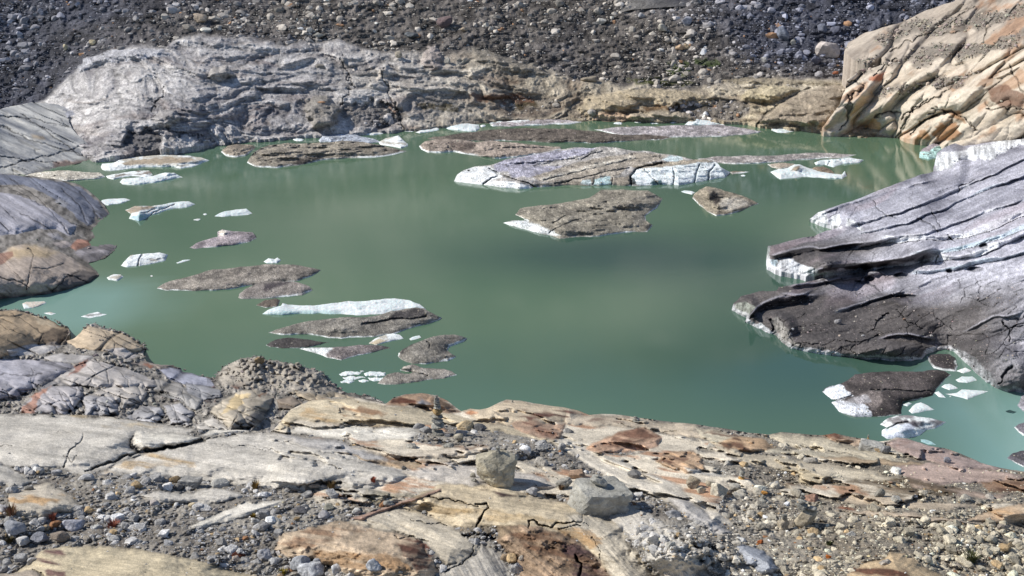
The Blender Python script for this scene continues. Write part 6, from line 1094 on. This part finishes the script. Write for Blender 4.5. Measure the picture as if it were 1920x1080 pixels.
# ------------------------------------------------------------------ cairns: one thing each, the stones are its parts
def cairn(label, base, k, stones_, group=None):
    """stones_: (du px from the base, width px, height px, colour, form) from the bottom up"""
    r_ = bpy.data.objects.new('cairn', None); C.objects.link(r_); r_.location = base; r_.empty_display_size = .1
    tag(r_, label, 'cairn', group); z = 0.
    for j, (du_, w_, h_, c_, kd) in enumerate(stones_):
        hz = h_*k*1.12; stone('base_stone' if j == 0 else ('capstone' if j == len(stones_)-1 else 'stacked_stone'), (du_*k, 0, z), w_*k, hz, A(*c_), M_stone, kind=kd, sub=3 if w_ > 5 else 2, sink=0.06 if j else .12, parent=r_, rot=random.uniform(-.6, .6), tilt=random.uniform(-.12, .12)); z += hz*.88
    return r_
g_, g2, br_ = (172, 170, 162), (146, 144, 136), (176, 148, 104)
P_, k = fgP(821, 817); cairn('tall slender cairn of about ten balanced stones, the tallest in view', P_, k, [(1, 30, 14, g2, 'ang'), (-1, 27, 14, g_, 'ang'), (1, 24, 11, g_, 'ang'), (0, 23, 8, g2, 'ang'), (1, 21, 13, br_, 'round'), (0, 16, 6, g_, 'ang'), (0, 14, 5, g2, 'ang'), (-1, 14, 5, g2, 'round'), (-1, 11, 5, g_, 'ang'), (-1, 10, 5, g2, 'ang'), (-1, 7, 4, g2, 'ang')])
def top_of(lab): P_, k, bh = BIG[lab[:24]]; return P_+np.array([0, 0, bh*k*.86]), k
P_, k = top_of('big round boulder balancing on the slab'); cairn('two small stones stacked on top of the big round boulder', P_+np.array([0, 0, .0]), k, [(2, 13, 8, g2, 'ang'), (2, 9, 8, g_, 'ang')])
P_, k = top_of('big flat-topped angular boulder right'); cairn('grey stone pile resting on the flat-topped boulder', P_+np.array([0, 0, .0]), k, [(0, 36, 17, (170, 168, 160), 'ang'), (-4, 12, 5, g_, 'ang')])
P_, k = top_of('brown-grey boulder carrying a cairn in the lower right'); cairn('cairn of stacked stones on the brown-grey boulder, lower right', P_, k, [(-8, 26, 14, g2, 'ang'), (-8, 19, 10, g_, 'ang'), (-7, 12, 7, g2, 'round'), (-7, 8, 5, g_, 'ang')])
P_, k = P_+np.array([14*k, -.05, -.02]), k; stone('stone', P_, 20*k, 12*k, A(*g_), M_stone, 'single stone resting on the right shoulder of the cairn boulder', 'stone', kind='round', sub=3, sink=.1)
P_, k = fgP(1467, 991); cairn('two-stone cairn left of the cairn boulder, round stone on a pale block', P_, k, [(0, 27, 20, (190, 178, 158), 'ang'), (2, 12, 14, g2, 'round')])
P_, k = fgP(1432, 946); cairn('small cairn topped by a flat orange stone', P_, k, [(0, 21, 15, g_, 'ang'), (0, 15, 8, g2, 'ang'), (0, 15, 8, (206, 150, 80), 'ang')])
P_, k = fgP(1390, 900); cairn('little cairn with an orange-brown base in the right rubble field', P_, k, [(0, 15, 8, (190, 150, 90), 'ang'), (0, 12, 6, g_, 'ang'), (1, 12, 7, g2, 'round')])
P_, k = fgP(1627, 830); cairn('tiny cairn on the long pale block at the brow', P_+np.array([0, 0, 8*k]), k, [(0, 5, 4, br_, 'ang'), (0, 4, 4, g2, 'ang'), (0, 3, 2, g_, 'ang')])
P_, k = fgP(98, 783); cairn('tiny dark cairn on the ridge of the left slab', P_, k, [(0, 16, 4, g2, 'ang'), (0, 9, 4, (110, 108, 104), 'ang'), (0, 6, 4, g2, 'ang')])
P_, k = fgP(637, 774); cairn('tiny cairn on the tan slab left of the tall cairn', P_, k, [(0, 7, 4, g2, 'ang'), (0, 5, 4, (110, 100, 90), 'ang'), (0, 3, 3, g2, 'ang')])
P_, k = fgP(961, 756); cairn('tiny pile of stones on the brow above the round boulder', P_, k, [(0, 6, 3, g_, 'ang'), (0, 4, 3, g2, 'ang')])
P_, k = fgP(1195, 790); cairn('low flat stone pile on the brow right of the rust-coloured slabs', P_, k, [(0, 20, 4, g2, 'ang'), (-2, 13, 4, g_, 'ang'), (-4, 8, 3, g2, 'ang')])

# ------------------------------------------------------------------ tufts
def tuft(label, u_, v_, w_, h_, c1, c2, n=60, seed=0):
    P_, k = fgP(u_, v_+h_*.3); rr_ = np.random.default_rng(seed); V, Fc, Cc = [], [], []
    for j in range(n):
        a_ = rr_.uniform(0, 2*PI); r0 = rr_.uniform(0, .28)*w_*k; r1 = r0+rr_.uniform(.1, .36)*w_*k; hh = rr_.uniform(.5, 1.2)*h_*k; tw = .010+.004*rr_.uniform()
        dx, dy = math.cos(a_), math.sin(a_); b = len(V); px, py = -dy*tw, dx*tw
        V += [(dx*r0-px, dy*r0-py, -.02), (dx*r0+px, dy*r0+py, -.02), (dx*(r0+r1)/2+px, dy*(r0+r1)/2+py, hh*.65), (dx*(r0+r1)/2-px, dy*(r0+r1)/2-py, hh*.65), (dx*r1+px*.2, dy*r1+py*.2, hh), (dx*r1-px*.2, dy*r1-py*.2, hh)]
        Fc += [(b, b+1, b+2, b+3), (b+3, b+2, b+4, b+5)]; t = rr_.uniform(); Cc += [c1*(1-t)+c2*t]*6
    o = mesh_obj('grass_tuft', np.array(V), np.array(Fc), M_grass, np.array(Cc), smooth=False); o.location = P_; tag(o, label, 'grass tuft')
GO, GD, GRD, GG = A(170, 130, 60), A(104, 92, 50), A(140, 70, 50), A(60, 66, 30)
for args in (('orange grass tuft at the foot of the whale-backed slab', 480, 912, 26, 14, GO, GD), ('dark brown tuft in the shadowed notch of the whale-backed slab', 621, 910, 24, 12, A(110, 80, 50), GD), ('reddish dry grass tuft at the left edge', 22, 960, 34, 22, A(160, 110, 90), GD), ('small reddish tuft right of the left-edge one', 100, 972, 18, 16, A(150, 100, 84), GRD),
        ('thin red plants beside the white smooth stone', 212, 985, 34, 12, GRD, A(150, 90, 70)), ('orange moss cushion in the lower left gravel', 258, 993, 22, 8, GO, A(190, 160, 60)), ('small red tuft at the tip of the pale slab', 700, 902, 13, 12, GRD, A(180, 90, 60)), ('yellow tuft between the stones at the bottom', 530, 1074, 22, 10, A(180, 160, 50), GD),
        ('dark green grass tuft at the bottom right', 1820, 1046, 42, 20, GG, A(84, 84, 40)), ('small dark green tuft below the cairn boulder', 1555, 1020, 16, 8, GG, A(90, 96, 50)), ('yellow moss tuft in front of the double-humped slab', 328, 947, 10, 6, A(180, 150, 60), GD), ('yellow-brown tuft beside the small round grey stone', 475, 968, 16, 7, A(180, 150, 60), GD),
        ('small dry plant left of the flat-topped boulder', 1052, 916, 14, 10, A(140, 110, 90), GD), ('dark tuft at the lower left edge', 18, 1012, 22, 8, GD, A(70, 56, 30))):
    tuft(*args, n=90, seed=int(args[1]))
